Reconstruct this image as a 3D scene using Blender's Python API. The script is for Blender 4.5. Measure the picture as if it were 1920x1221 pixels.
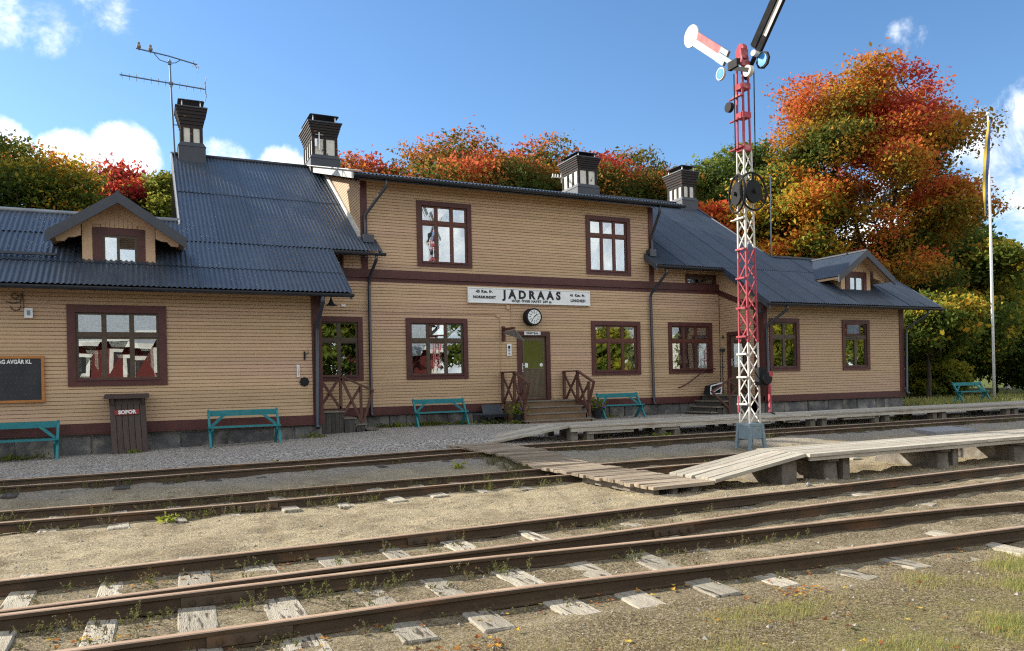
import bpy, math, random
import numpy as np
from mathutils import Vector, Matrix
for _o in list(bpy.data.objects): bpy.data.objects.remove(_o, do_unlink=True)
SC = bpy.context.scene
COL = SC.collection
random.seed(7); RNG = np.random.default_rng(7)
R = math.radians

# ------------------------------------------------------------------ camera
EYE = 1.5
cam_d = bpy.data.cameras.new('camera'); cam = bpy.data.objects.new('camera', cam_d); COL.objects.link(cam)
_th = math.atan2(3040.0, 1442.0); _roll = 0.0225
_D = Vector((math.cos(_th), math.sin(_th), 0)); _Rv = Vector((math.sin(_th), -math.cos(_th), 0)); _U = Vector((0, 0, 1))
_cr = _Rv * math.cos(_roll) - _U * math.sin(_roll); _cu = _Rv * math.sin(_roll) + _U * math.cos(_roll)
_m = Matrix.Identity(4)
for i in range(3):
    _m[i][0] = _cr[i]; _m[i][1] = _cu[i]; _m[i][2] = -_D[i]
_m[2][3] = EYE
cam.matrix_world = _m
cam_d.sensor_width = 36.0; cam_d.lens = 36.0 * 1442 / 1920; cam_d.shift_y = 109.5 / 1920
cam_d.clip_end = 6000; cam_d.clip_start = 0.05
SC.camera = cam

# ------------------------------------------------------------------ sun, sky, exposure
SUN_EL = R(29.0); SUN_PHI = R(43.0)          # PHI: from +Y towards -X
sun_dir = Vector((-math.sin(SUN_PHI) * math.cos(SUN_EL), math.cos(SUN_PHI) * math.cos(SUN_EL), math.sin(SUN_EL)))
sl = bpy.data.lights.new('sun', 'SUN'); so = bpy.data.objects.new('sun', sl); COL.objects.link(so)
sl.energy = 5.0; sl.angle = R(0.53); sl.color = (1.0, 0.93, 0.80)
so.rotation_euler = sun_dir.to_track_quat('Z', 'Y').to_euler(); so.location = (0, 0, 40)
W = bpy.data.worlds.new('World'); SC.world = W; W.use_nodes = True
wn = W.node_tree; wn.nodes.clear()
SKY_STR = 0.118
def wnode(t, **k):
    n = wn.nodes.new(t)
    for a, b in k.items(): setattr(n, a, b)
    return n
sky = wnode('ShaderNodeTexSky', sky_type='NISHITA', sun_disc=False)
sky.sun_elevation = SUN_EL; sky.sun_rotation = -SUN_PHI; sky.altitude = 250; sky.air_density = 1.0; sky.dust_density = 0.25; sky.ozone_density = 3.2
tcw = wnode('ShaderNodeTexCoord')
def cam_dir(px, py):
    x, y = px - 960.0, py - 720.0
    d = _D * 1442 + _cr * x - _cu * y
    return d.normalized()
# cumulus banks seen in the frame
banks = [(cam_dir(130, 306), 2.4, 1.0), (cam_dir(5, 268), 1.9, 0.95), (cam_dir(235, 298), 2.5, 1.0), (cam_dir(420, 312), 2.2, 0.85), (cam_dir(530, 318), 1.9, 0.8), (cam_dir(5, 30), 2.4, 0.60), (cam_dir(95, 50), 2.0, 0.60), (cam_dir(200, 0), 2.6, 0.55),
         (cam_dir(1905, 235), 3.6, 0.75), (cam_dir(1915, 430), 5.0, 0.72), (cam_dir(1690, 80), 1.8, 0.46), (cam_dir(1895, 320), 2.0, 0.5), (cam_dir(1640, 470), 6.0, 0.75)]
prev = None
for v, rad, amp in banks:
    dt = wnode('ShaderNodeVectorMath', operation='DOT_PRODUCT'); dt.inputs[1].default_value = v
    wn.links.new(tcw.outputs['Generated'], dt.inputs[0])
    mr = wnode('ShaderNodeMapRange', interpolation_type='SMOOTHSTEP')
    mr.inputs[1].default_value = math.cos(R(rad * 1.25)); mr.inputs[2].default_value = math.cos(R(rad * 0.3)); mr.inputs[3].default_value = 0; mr.inputs[4].default_value = amp
    wn.links.new(dt.outputs['Value'], mr.inputs[0])
    if prev is None: prev = mr.outputs[0]
    else:
        mx = wnode('ShaderNodeMath', operation='MAXIMUM'); wn.links.new(prev, mx.inputs[0]); wn.links.new(mr.outputs[0], mx.inputs[1]); prev = mx.outputs[0]
# unseen broken cumulus outside the frame, widened as fill light for the shaded front
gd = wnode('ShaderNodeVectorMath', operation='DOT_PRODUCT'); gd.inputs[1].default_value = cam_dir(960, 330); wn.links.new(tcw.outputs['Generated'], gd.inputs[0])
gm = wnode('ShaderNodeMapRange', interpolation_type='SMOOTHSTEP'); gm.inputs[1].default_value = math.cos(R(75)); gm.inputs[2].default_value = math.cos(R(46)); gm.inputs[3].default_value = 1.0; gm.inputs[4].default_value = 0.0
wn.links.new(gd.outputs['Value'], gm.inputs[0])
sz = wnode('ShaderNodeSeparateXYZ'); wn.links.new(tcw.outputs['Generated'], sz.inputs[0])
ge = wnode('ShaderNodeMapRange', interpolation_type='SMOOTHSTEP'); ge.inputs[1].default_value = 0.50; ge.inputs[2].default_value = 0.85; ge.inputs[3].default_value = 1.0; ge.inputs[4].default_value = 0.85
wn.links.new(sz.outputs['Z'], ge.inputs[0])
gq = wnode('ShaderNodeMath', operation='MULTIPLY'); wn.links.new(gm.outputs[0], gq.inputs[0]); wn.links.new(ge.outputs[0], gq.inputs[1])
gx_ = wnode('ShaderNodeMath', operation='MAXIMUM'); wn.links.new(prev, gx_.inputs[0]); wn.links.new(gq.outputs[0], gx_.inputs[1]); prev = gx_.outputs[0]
nz = wnode('ShaderNodeTexNoise'); nz.inputs['Scale'].default_value = 11.0; nz.inputs['Detail'].default_value = 8.0; nz.inputs['Roughness'].default_value = 0.66; nz.inputs['Distortion'].default_value = 0.35
wn.links.new(tcw.outputs['Generated'], nz.inputs['Vector'])
ad = wnode('ShaderNodeMath', operation='MULTIPLY_ADD'); ad.inputs[1].default_value = 2.1; ad.inputs[2].default_value = -1.10
wn.links.new(nz.outputs['Fac'], ad.inputs[0])
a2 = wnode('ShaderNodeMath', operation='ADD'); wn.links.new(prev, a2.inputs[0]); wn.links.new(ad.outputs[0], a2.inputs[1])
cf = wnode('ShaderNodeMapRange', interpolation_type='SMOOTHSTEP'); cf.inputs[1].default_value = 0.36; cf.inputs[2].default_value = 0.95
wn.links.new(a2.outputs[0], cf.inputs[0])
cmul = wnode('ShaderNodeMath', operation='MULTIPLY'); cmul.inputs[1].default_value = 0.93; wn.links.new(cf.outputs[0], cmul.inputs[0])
hs = wnode('ShaderNodeHueSaturation'); hs.inputs['Saturation'].default_value = 1.12; hs.inputs['Value'].default_value = 0.85
wn.links.new(sky.outputs[0], hs.inputs['Color'])
mixc = wnode('ShaderNodeMix', data_type='RGBA')
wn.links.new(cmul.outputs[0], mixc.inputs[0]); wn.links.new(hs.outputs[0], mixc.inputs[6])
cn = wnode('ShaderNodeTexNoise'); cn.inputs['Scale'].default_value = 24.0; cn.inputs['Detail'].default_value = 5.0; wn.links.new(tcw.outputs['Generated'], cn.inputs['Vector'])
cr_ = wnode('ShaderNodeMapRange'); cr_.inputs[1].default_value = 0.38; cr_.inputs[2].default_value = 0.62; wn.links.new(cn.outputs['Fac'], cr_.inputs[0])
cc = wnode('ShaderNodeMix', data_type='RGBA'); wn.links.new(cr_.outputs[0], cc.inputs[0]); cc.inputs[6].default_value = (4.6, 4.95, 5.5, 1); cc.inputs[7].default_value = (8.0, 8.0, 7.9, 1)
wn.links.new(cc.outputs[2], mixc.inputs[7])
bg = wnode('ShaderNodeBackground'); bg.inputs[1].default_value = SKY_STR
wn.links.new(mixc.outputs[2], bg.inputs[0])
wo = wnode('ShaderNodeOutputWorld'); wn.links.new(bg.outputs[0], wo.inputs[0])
SC.view_settings.view_transform = 'Standard'; SC.view_settings.look = 'None'
SC.view_settings.exposure = 1.02; SC.view_settings.gamma = 1.0; SC.view_settings.use_curve_mapping = False
SC.render.engine = 'CYCLES'
SC.cycles.use_denoising = False; SC.cycles.use_adaptive_sampling = True; SC.cycles.adaptive_threshold = 0.008; SC.cycles.filter_width = 1.2; SC.cycles.max_bounces = 6; SC.cycles.sample_clamp_indirect = 4.0; SC.cycles.transparent_max_bounces = 12; SC.cycles.caustics_reflective = False; SC.cycles.caustics_refractive = False

# ------------------------------------------------------------------ materials
def nmat(name):
    m = bpy.data.materials.new(name); m.use_nodes = True; nt = m.node_tree; nt.nodes.clear()
    out = nt.nodes.new('ShaderNodeOutputMaterial'); b = nt.nodes.new('ShaderNodeBsdfPrincipled'); nt.links.new(b.outputs[0], out.inputs[0])
    return m, nt, b, out
def pm(name, c1, c2=None, scale=6.0, rough=0.75, bump=0.0, bscale=40.0, metal=0.0, stretch=(1, 1, 1), spec=0.3, rnd=0.0, detail=5.0, lo=0.35, hi=0.65, c3=None, s3=2.0, l3=0.55, h3=0.7, bdist=0.01, world=False):
    """two-tone noise paint with optional third stain colour, relief and per-piece brightness change"""
    m, nt, b, out = nmat(name); L = nt.links.new
    if c2 is None: c2 = tuple(v * 0.82 for v in c1)
    if world: vec0 = nt.nodes.new('ShaderNodeNewGeometry').outputs['Position']
    else: vec0 = nt.nodes.new('ShaderNodeTexCoord').outputs['Object']
    oi = nt.nodes.new('ShaderNodeObjectInfo')
    mp = nt.nodes.new('ShaderNodeMapping'); mp.inputs['Scale'].default_value = stretch; L(vec0, mp.inputs[0])
    av = nt.nodes.new('ShaderNodeVectorMath'); av.operation = 'ADD'
    if world: L(mp.outputs[0], av.inputs[0])
    else:
        cm = nt.nodes.new('ShaderNodeMath'); cm.operation = 'MULTIPLY'; cm.inputs[1].default_value = 37.0; L(oi.outputs['Random'], cm.inputs[0])
        L(mp.outputs[0], av.inputs[0]); L(cm.outputs[0], av.inputs[1])
    n = nt.nodes.new('ShaderNodeTexNoise'); n.inputs['Scale'].default_value = scale; n.inputs['Detail'].default_value = detail; n.inputs['Roughness'].default_value = 0.65
    L(av.outputs[0], n.inputs['Vector'])
    r = nt.nodes.new('ShaderNodeMapRange'); r.inputs[1].default_value = lo; r.inputs[2].default_value = hi; L(n.outputs['Fac'], r.inputs[0])
    mx = nt.nodes.new('ShaderNodeMix'); mx.data_type = 'RGBA'; L(r.outputs[0], mx.inputs[0]); mx.inputs[6].default_value = (*c1, 1); mx.inputs[7].default_value = (*c2, 1)
    col = mx.outputs[2]
    if c3:
        n3 = nt.nodes.new('ShaderNodeTexNoise'); n3.inputs['Scale'].default_value = s3; n3.inputs['Detail'].default_value = 7; L(av.outputs[0], n3.inputs['Vector'])
        r3 = nt.nodes.new('ShaderNodeMapRange'); r3.inputs[1].default_value = l3; r3.inputs[2].default_value = h3; L(n3.outputs['Fac'], r3.inputs[0])
        m3 = nt.nodes.new('ShaderNodeMix'); m3.data_type = 'RGBA'; L(r3.outputs[0], m3.inputs[0]); L(col, m3.inputs[6]); m3.inputs[7].default_value = (*c3, 1); col = m3.outputs[2]
    if rnd:
        h = nt.nodes.new('ShaderNodeHueSaturation'); rr = nt.nodes.new('ShaderNodeMapRange'); rr.inputs[3].default_value = 1 - rnd; rr.inputs[4].default_value = 1 + rnd
        L(oi.outputs['Random'], rr.inputs[0]); L(rr.outputs[0], h.inputs['Value']); L(col, h.inputs['Color']); col = h.outputs[0]
    L(col, b.inputs['Base Color']); b.inputs['Roughness'].default_value = rough; b.inputs['Metallic'].default_value = metal; b.inputs['Specular IOR Level'].default_value = spec
    if bump:
        nb = nt.nodes.new('ShaderNodeTexNoise'); nb.inputs['Scale'].default_value = bscale; nb.inputs['Detail'].default_value = 6; L(av.outputs[0], nb.inputs['Vector'])
        bp = nt.nodes.new('ShaderNodeBump'); bp.inputs['Strength'].default_value = bump; bp.inputs['Distance'].default_value = bdist; L(nb.outputs['Fac'], bp.inputs['Height']); L(bp.outputs[0], b.inputs['Normal'])
    return m
M = {}
M['siding'] = pm('siding_paint', (0.50, 0.355, 0.215), (0.45, 0.31, 0.185), 3.0, 0.62, 0.15, 60, stretch=(0.4, 1, 1.6), rnd=0.09, c3=(0.47, 0.315, 0.215), s3=0.55, l3=0.45, h3=0.62, world=True)
M['trim'] = pm('brown_trim_paint', (0.088, 0.030, 0.026), (0.062, 0.022, 0.020), 5.0, 0.5, 0.1, 50, rnd=0.08)
M['sash'] = pm('sash_paint', (0.085, 0.062, 0.040), (0.06, 0.042, 0.028), 8.0, 0.5, 0.1, 60)
M['sash_red'] = pm('sash_brown_paint', (0.12, 0.040, 0.026), (0.085, 0.03, 0.02), 8.0, 0.5, 0.1, 60)
M['roof'] = pm('dark_sheet_metal', (0.031, 0.045, 0.066), (0.044, 0.057, 0.078), 2.0, 0.40, 0.08, 30, rnd=0.14, metal=0.0, spec=0.6, c3=(0.05, 0.055, 0.06), s3=3.0, l3=0.6, h3=0.85)
M['gutter'] = pm('dark_gutter_metal', (0.012, 0.017, 0.028), (0.018, 0.024, 0.036), 5.0, 0.33, spec=0.6)
M['flash'] = pm('chimney_flashing', (0.028, 0.034, 0.046), (0.038, 0.044, 0.055), 4.0, 0.5, spec=0.4)
M['white_sheet'] = pm('pale_fascia_metal', (0.62, 0.62, 0.58), (0.5, 0.5, 0.47), 4.0, 0.4)
M['ridge'] = pm('ridge_cap_metal', (0.24, 0.26, 0.28), (0.18, 0.2, 0.22), 4.0, 0.4)
M['brick'] = pm('sooty_brick', (0.030, 0.022, 0.021), (0.018, 0.017, 0.019), 9.0, 0.85, 0.6, 40, stretch=(1, 1, 3), c3=(0.17, 0.060, 0.03), s3=5.0, l3=0.63, h3=0.70)
M['plaster'] = pm('flaking_plaster', (0.62, 0.60, 0.53), (0.52, 0.50, 0.44), 6.0, 0.85, 0.3, 40, c3=(0.06, 0.045, 0.038), s3=9.0, l3=0.64, h3=0.68)
M['stone'] = pm('foundation_stone', (0.062, 0.062, 0.066), (0.12, 0.118, 0.112), 4.0, 0.85, 0.6, 25, rnd=0.3, c3=(0.24, 0.225, 0.19), s3=2.3, l3=0.5, h3=0.7, bdist=0.03)
M['mortar'] = pm('mortar', (0.24, 0.22, 0.19), (0.15, 0.14, 0.125), 8.0, 0.9, 0.4, 30)
M['rail'] = pm('rusted_rail_steel', (0.075, 0.050, 0.029), (0.052, 0.036, 0.022), 7.0, 0.6, 0.25, 60, stretch=(0.5, 1, 1), spec=0.3, c3=(0.13, 0.065, 0.03), s3=4, l3=0.55, h3=0.75)
M['railtop'] = pm('worn_rail_head', (0.46, 0.32, 0.21), (0.32, 0.21, 0.135), 6.0, 0.38, 0.1, 60, stretch=(0.3, 1, 1), spec=0.5)
M['sleeper'] = pm('weathered_sleeper_wood', (0.40, 0.36, 0.285), (0.26, 0.228, 0.172), 3.5, 0.9, 1.0, 26, stretch=(7, 0.8, 3), rnd=0.25, c3=(0.07, 0.055, 0.038), s3=4.0, l3=0.58, h3=0.63, bdist=0.015)
M['sleeper_dark'] = pm('tarred_sleeper_wood', (0.05, 0.045, 0.04), (0.09, 0.08, 0.07), 3.5, 0.9, 0.8, 26, stretch=(7, 0.8, 3), rnd=0.2)
M['plank'] = pm('grey_deck_plank', (0.43, 0.395, 0.325), (0.28, 0.252, 0.205), 4.0, 0.85, 0.7, 30, stretch=(0.5, 9, 4), rnd=0.22, c3=(0.24, 0.18, 0.125), s3=2.0, l3=0.55, h3=0.75)
M['plank_y'] = pm('brown_crossing_plank', (0.34, 0.28, 0.205), (0.225, 0.18, 0.128), 4.0, 0.85, 0.8, 30, stretch=(0.5, 9, 4), rnd=0.25, c3=(0.12, 0.075, 0.05), s3=2.2, l3=0.52, h3=0.72)
M['beam'] = pm('damp_support_timber', (0.20, 0.175, 0.145), (0.12, 0.105, 0.085), 5.0, 0.9, 0.7, 30, rnd=0.15, c3=(0.34, 0.32, 0.28), s3=3, l3=0.55, h3=0.75)
M['step_wood'] = pm('brown_step_boards', (0.18, 0.115, 0.062), (0.125, 0.082, 0.048), 3.0, 0.8, 0.2, 40, stretch=(0.5, 1, 6), rnd=0.12)
M['step_grey'] = pm('grey_step_treads', (0.20, 0.175, 0.14), (0.13, 0.11, 0.09), 3.0, 0.8, 0.3, 40, stretch=(0.5, 6, 4), rnd=0.12)
M['dark_wood'] = pm('blackened_boards', (0.045, 0.043, 0.038), (0.08, 0.075, 0.066), 4.0, 0.85, 0.5, 30, stretch=(6, 6, 0.6), rnd=0.25)
M['rail_paint'] = pm('brown_railing_paint', (0.11, 0.050, 0.036), (0.075, 0.035, 0.028), 6.0, 0.55, 0.1, 50)
M['bench'] = pm('teal_bench_paint', (0.020, 0.185, 0.205), (0.015, 0.15, 0.17), 5.0, 0.5, 0.15, 50, rnd=0.05, c3=(0.05, 0.20, 0.20), s3=4, l3=0.6, h3=0.8)
M['bin'] = pm('dark_bin_boards', (0.075, 0.055, 0.047), (0.055, 0.040, 0.036), 5.0, 0.75, 0.3, 40, stretch=(5, 5, 0.6), rnd=0.1)
M['red_sign'] = pm('red_sign_paint', (0.26, 0.035, 0.030), None, 8, 0.6)
M['white'] = pm('white_enamel', (0.74, 0.76, 0.76), (0.66, 0.68, 0.68), 5.0, 0.35, c3=(0.42, 0.40, 0.37), s3=6, l3=0.66, h3=0.72)
M['letter'] = pm('black_lettering', (0.012, 0.013, 0.018), None, 8, 0.5)
M['letter_w'] = pm('white_lettering', (0.80, 0.80, 0.78), None, 8, 0.5)
M['black'] = pm('black_iron', (0.014, 0.015, 0.017), (0.022, 0.022, 0.024), 8, 0.7, spec=0.12)
M['matt_black'] = pm('matt_black_paint', (0.016, 0.016, 0.018), (0.026, 0.026, 0.027), 8, 0.95, spec=0.03)
M['slate'] = pm('dark_timetable_board', (0.020, 0.022, 0.028), (0.030, 0.032, 0.036), 3, 0.6)
M['oak'] = pm('golden_wood_frame', (0.40, 0.17, 0.045), (0.32, 0.13, 0.035), 4, 0.5, stretch=(0.6, 4, 4))
M['door'] = pm('olive_brown_door_paint', (0.125, 0.095, 0.058), (0.10, 0.076, 0.047), 4, 0.55)
M['doorglass'] = pm('green_door_pane', (0.10, 0.105, 0.025), (0.085, 0.09, 0.02), 1.5, 0.12, spec=0.5)
M['mast_w'] = pm('white_mast_paint', (0.60, 0.58, 0.54), (0.47, 0.45, 0.41), 6, 0.85, spec=0.06, c3=(0.34, 0.19, 0.12), s3=5, l3=0.66, h3=0.76)
M['mast_r'] = pm('red_mast_paint', (0.38, 0.085, 0.105), (0.29, 0.055, 0.07), 6, 0.8, spec=0.1, c3=(0.55, 0.28, 0.28), s3=4, l3=0.58, h3=0.8)
M['arm_r'] = pm('faded_red_arm_paint', (0.46, 0.22, 0.22), (0.38, 0.15, 0.155), 6, 0.9, spec=0.04)
M['mast_g'] = pm('grey_blue_base_paint', (0.20, 0.27, 0.30), (0.16, 0.22, 0.25), 6, 0.55, c3=(0.15, 0.12, 0.09), s3=7, l3=0.6, h3=0.75)
M['blue_glass'] = pm('blue_signal_glass', (0.02, 0.24, 0.60), (0.02, 0.20, 0.52), 5, 0.15, spec=0.6)
M['galv'] = pm('galvanised_tube', (0.10, 0.14, 0.20), (0.08, 0.11, 0.16), 8, 0.4, metal=0.4)
M['alu'] = pm('bright_aluminium_rod', (0.72, 0.74, 0.76), None, 8, 0.35, metal=0.6)
M['pole'] = pm('white_flagpole_paint', (0.78, 0.79, 0.80), (0.70, 0.72, 0.74), 3, 0.4)
M['flag_y'] = pm('yellow_cloth', (0.58, 0.42, 0.06), (0.48, 0.34, 0.05), 6, 0.9)
M['flag_b'] = pm('blue_cloth', (0.05, 0.085, 0.20), (0.03, 0.06, 0.15), 6, 0.9)
M['curtain'] = pm('white_curtain', (0.42, 0.42, 0.42), (0.24, 0.25, 0.27), 14, 0.9, stretch=(3, 3, 0.15))
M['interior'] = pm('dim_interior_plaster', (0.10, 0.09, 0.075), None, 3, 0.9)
M['interior_w'] = pm('pale_interior_things', (0.7, 0.69, 0.62), None, 3, 0.8)
M['clockface'] = pm('clock_face', (0.72, 0.76, 0.74), None, 3, 0.3)
M['barrow'] = pm('dark_blue_steel', (0.020, 0.028, 0.042), (0.03, 0.038, 0.05), 6, 0.45, spec=0.5)
M['petal'] = pm('violet_petals', (0.22, 0.10, 0.50), None, 8, 0.7)
M['bark'] = pm('bark', (0.075, 0.060, 0.048), (0.045, 0.036, 0.03), 5, 0.95, 0.8, 18, stretch=(1, 1, 0.3), bdist=0.03)
M['bark_pale'] = pm('pale_bark', (0.5, 0.47, 0.42), (0.14, 0.12, 0.10), 5, 0.9, 0.5, 18, stretch=(1, 1, 2), lo=0.5, hi=0.62)
M['red_wall'] = pm('red_barn_paint', (0.10, 0.016, 0.014), (0.075, 0.012, 0.011), 4, 0.85, 0.3, 30, stretch=(6, 6, 0.5))
M['concrete'] = pm('concrete_slab', (0.27, 0.27, 0.27), (0.21, 0.21, 0.21), 6, 0.85, 0.3, 40)
M['bird'] = pm('grey_bird_plumage', (0.20, 0.17, 0.13), (0.34, 0.30, 0.25), 30, 0.9)
M['terracotta'] = pm('black_plastic_pot', (0.018, 0.018, 0.02), None, 6, 0.4)

def glass_mat():
    m = bpy.data.materials.new('window_glass'); m.use_nodes = True; nt = m.node_tree; nt.nodes.clear(); L = nt.links.new
    out = nt.nodes.new('ShaderNodeOutputMaterial'); tr = nt.nodes.new('ShaderNodeBsdfTransparent'); tr.inputs[0].default_value = (0.80, 0.84, 0.82, 1)
    gl = nt.nodes.new('ShaderNodeBsdfGlossy'); gl.inputs['Roughness'].default_value = 0.0; gl.inputs['Color'].default_value = (0.92, 0.95, 0.96, 1)
    mx = nt.nodes.new('ShaderNodeMixShader'); mx.inputs[0].default_value = 0.36
    geo = nt.nodes.new('ShaderNodeNewGeometry')
    n = nt.nodes.new('ShaderNodeTexNoise'); n.inputs['Scale'].default_value = 1.5; n.inputs['Detail'].default_value = 1.0; L(geo.outputs['Position'], n.inputs['Vector'])
    bp = nt.nodes.new('ShaderNodeBump'); bp.inputs['Strength'].default_value = 0.013; bp.inputs['Distance'].default_value = 0.05; L(n.outputs['Fac'], bp.inputs['Height']); L(bp.outputs[0], gl.inputs['Normal'])
    L(tr.outputs[0], mx.inputs[1]); L(gl.outputs[0], mx.inputs[2]); L(mx.outputs[0], out.inputs[0])
    return m
M['glass'] = glass_mat()

def leaf_mat(name, stops, trans=0.52, sat=1.0):
    m = bpy.data.materials.new(name); m.use_nodes = True; nt = m.node_tree; nt.nodes.clear(); L = nt.links.new
    out = nt.nodes.new('ShaderNodeOutputMaterial'); at = nt.nodes.new('ShaderNodeAttribute'); at.attribute_name = 'tone'
    rp = nt.nodes.new('ShaderNodeValToRGB'); e = rp.color_ramp.elements
    while len(e) < len(stops): e.new(0.5)
    for q, (p, c) in enumerate(stops): e[q].position = p; e[q].color = (*c, 1)
    L(at.outputs['Fac'], rp.inputs[0])
    d = nt.nodes.new('ShaderNodeBsdfDiffuse'); t = nt.nodes.new('ShaderNodeBsdfTranslucent'); mx = nt.nodes.new('ShaderNodeMixShader'); mx.inputs[0].default_value = trans
    g = nt.nodes.new('ShaderNodeGamma'); g.inputs[1].default_value = 0.88; L(rp.outputs[0], g.inputs[0])
    L(rp.outputs[0], d.inputs[0]); L(g.outputs[0], t.inputs[0]); L(d.outputs[0], mx.inputs[1]); L(t.outputs[0], mx.inputs[2]); L(mx.outputs[0], out.inputs[0])
    return m
G1, G2, G3, YL, OR, RD, DR = (0.036, 0.058, 0.014), (0.068, 0.10, 0.020), (0.13, 0.165, 0.03), (0.46, 0.33, 0.035), (0.56, 0.18, 0.03), (0.50, 0.062, 0.035), (0.30, 0.028, 0.028)
M['leaf_rust'] = leaf_mat('rusty_maple_leaves', [(0, G1), (0.25, G2), (0.42, (0.115, 0.085, 0.022)), (0.56, (0.34, 0.15, 0.03)), (0.74, (0.45, 0.10, 0.035)), (1.0, (0.40, 0.05, 0.035))])
M['leaf_big'] = leaf_mat('great_maple_leaves', [(0, G1), (0.18, G2), (0.30, (0.16, 0.13, 0.025)), (0.42, (0.40, 0.24, 0.03)), (0.54, (0.52, 0.17, 0.035)), (0.72, (0.52, 0.085, 0.045)), (1.0, (0.42, 0.045, 0.045))])
M['leaf_maple'] = leaf_mat('maple_leaves', [(0, G1), (0.22, G2), (0.36, G3), (0.48, YL), (0.62, OR), (0.82, RD), (1.0, DR)])
M['leaf_green'] = leaf_mat('green_leaves', [(0, G1), (0.4, G2), (0.75, G3), (1.0, (0.26, 0.24, 0.03))])
M['leaf_red'] = leaf_mat('red_leaves', [(0, G1), (0.3, (0.045, 0.05, 0.015)), (0.5, DR), (0.8, RD), (1.0, OR)])
M['weed'] = leaf_mat('weed_leaves', [(0, (0.16, 0.13, 0.075)), (0.4, (0.13, 0.13, 0.045)), (0.75, (0.10, 0.14, 0.03)), (1.0, (0.28, 0.30, 0.04))], 0.35)
M['grass'] = leaf_mat('grass_blades', [(0, (0.40, 0.32, 0.16)), (0.45, (0.33, 0.31, 0.10)), (0.75, (0.22, 0.27, 0.06)), (1.0, (0.13, 0.20, 0.035))], 0.35)
M['fallen'] = leaf_mat('fallen_leaf', [(0, (0.10, 0.05, 0.03)), (0.35, (0.30, 0.10, 0.03)), (0.7, (0.42, 0.22, 0.04)), (1.0, (0.50, 0.38, 0.07))], 0.2)

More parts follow.
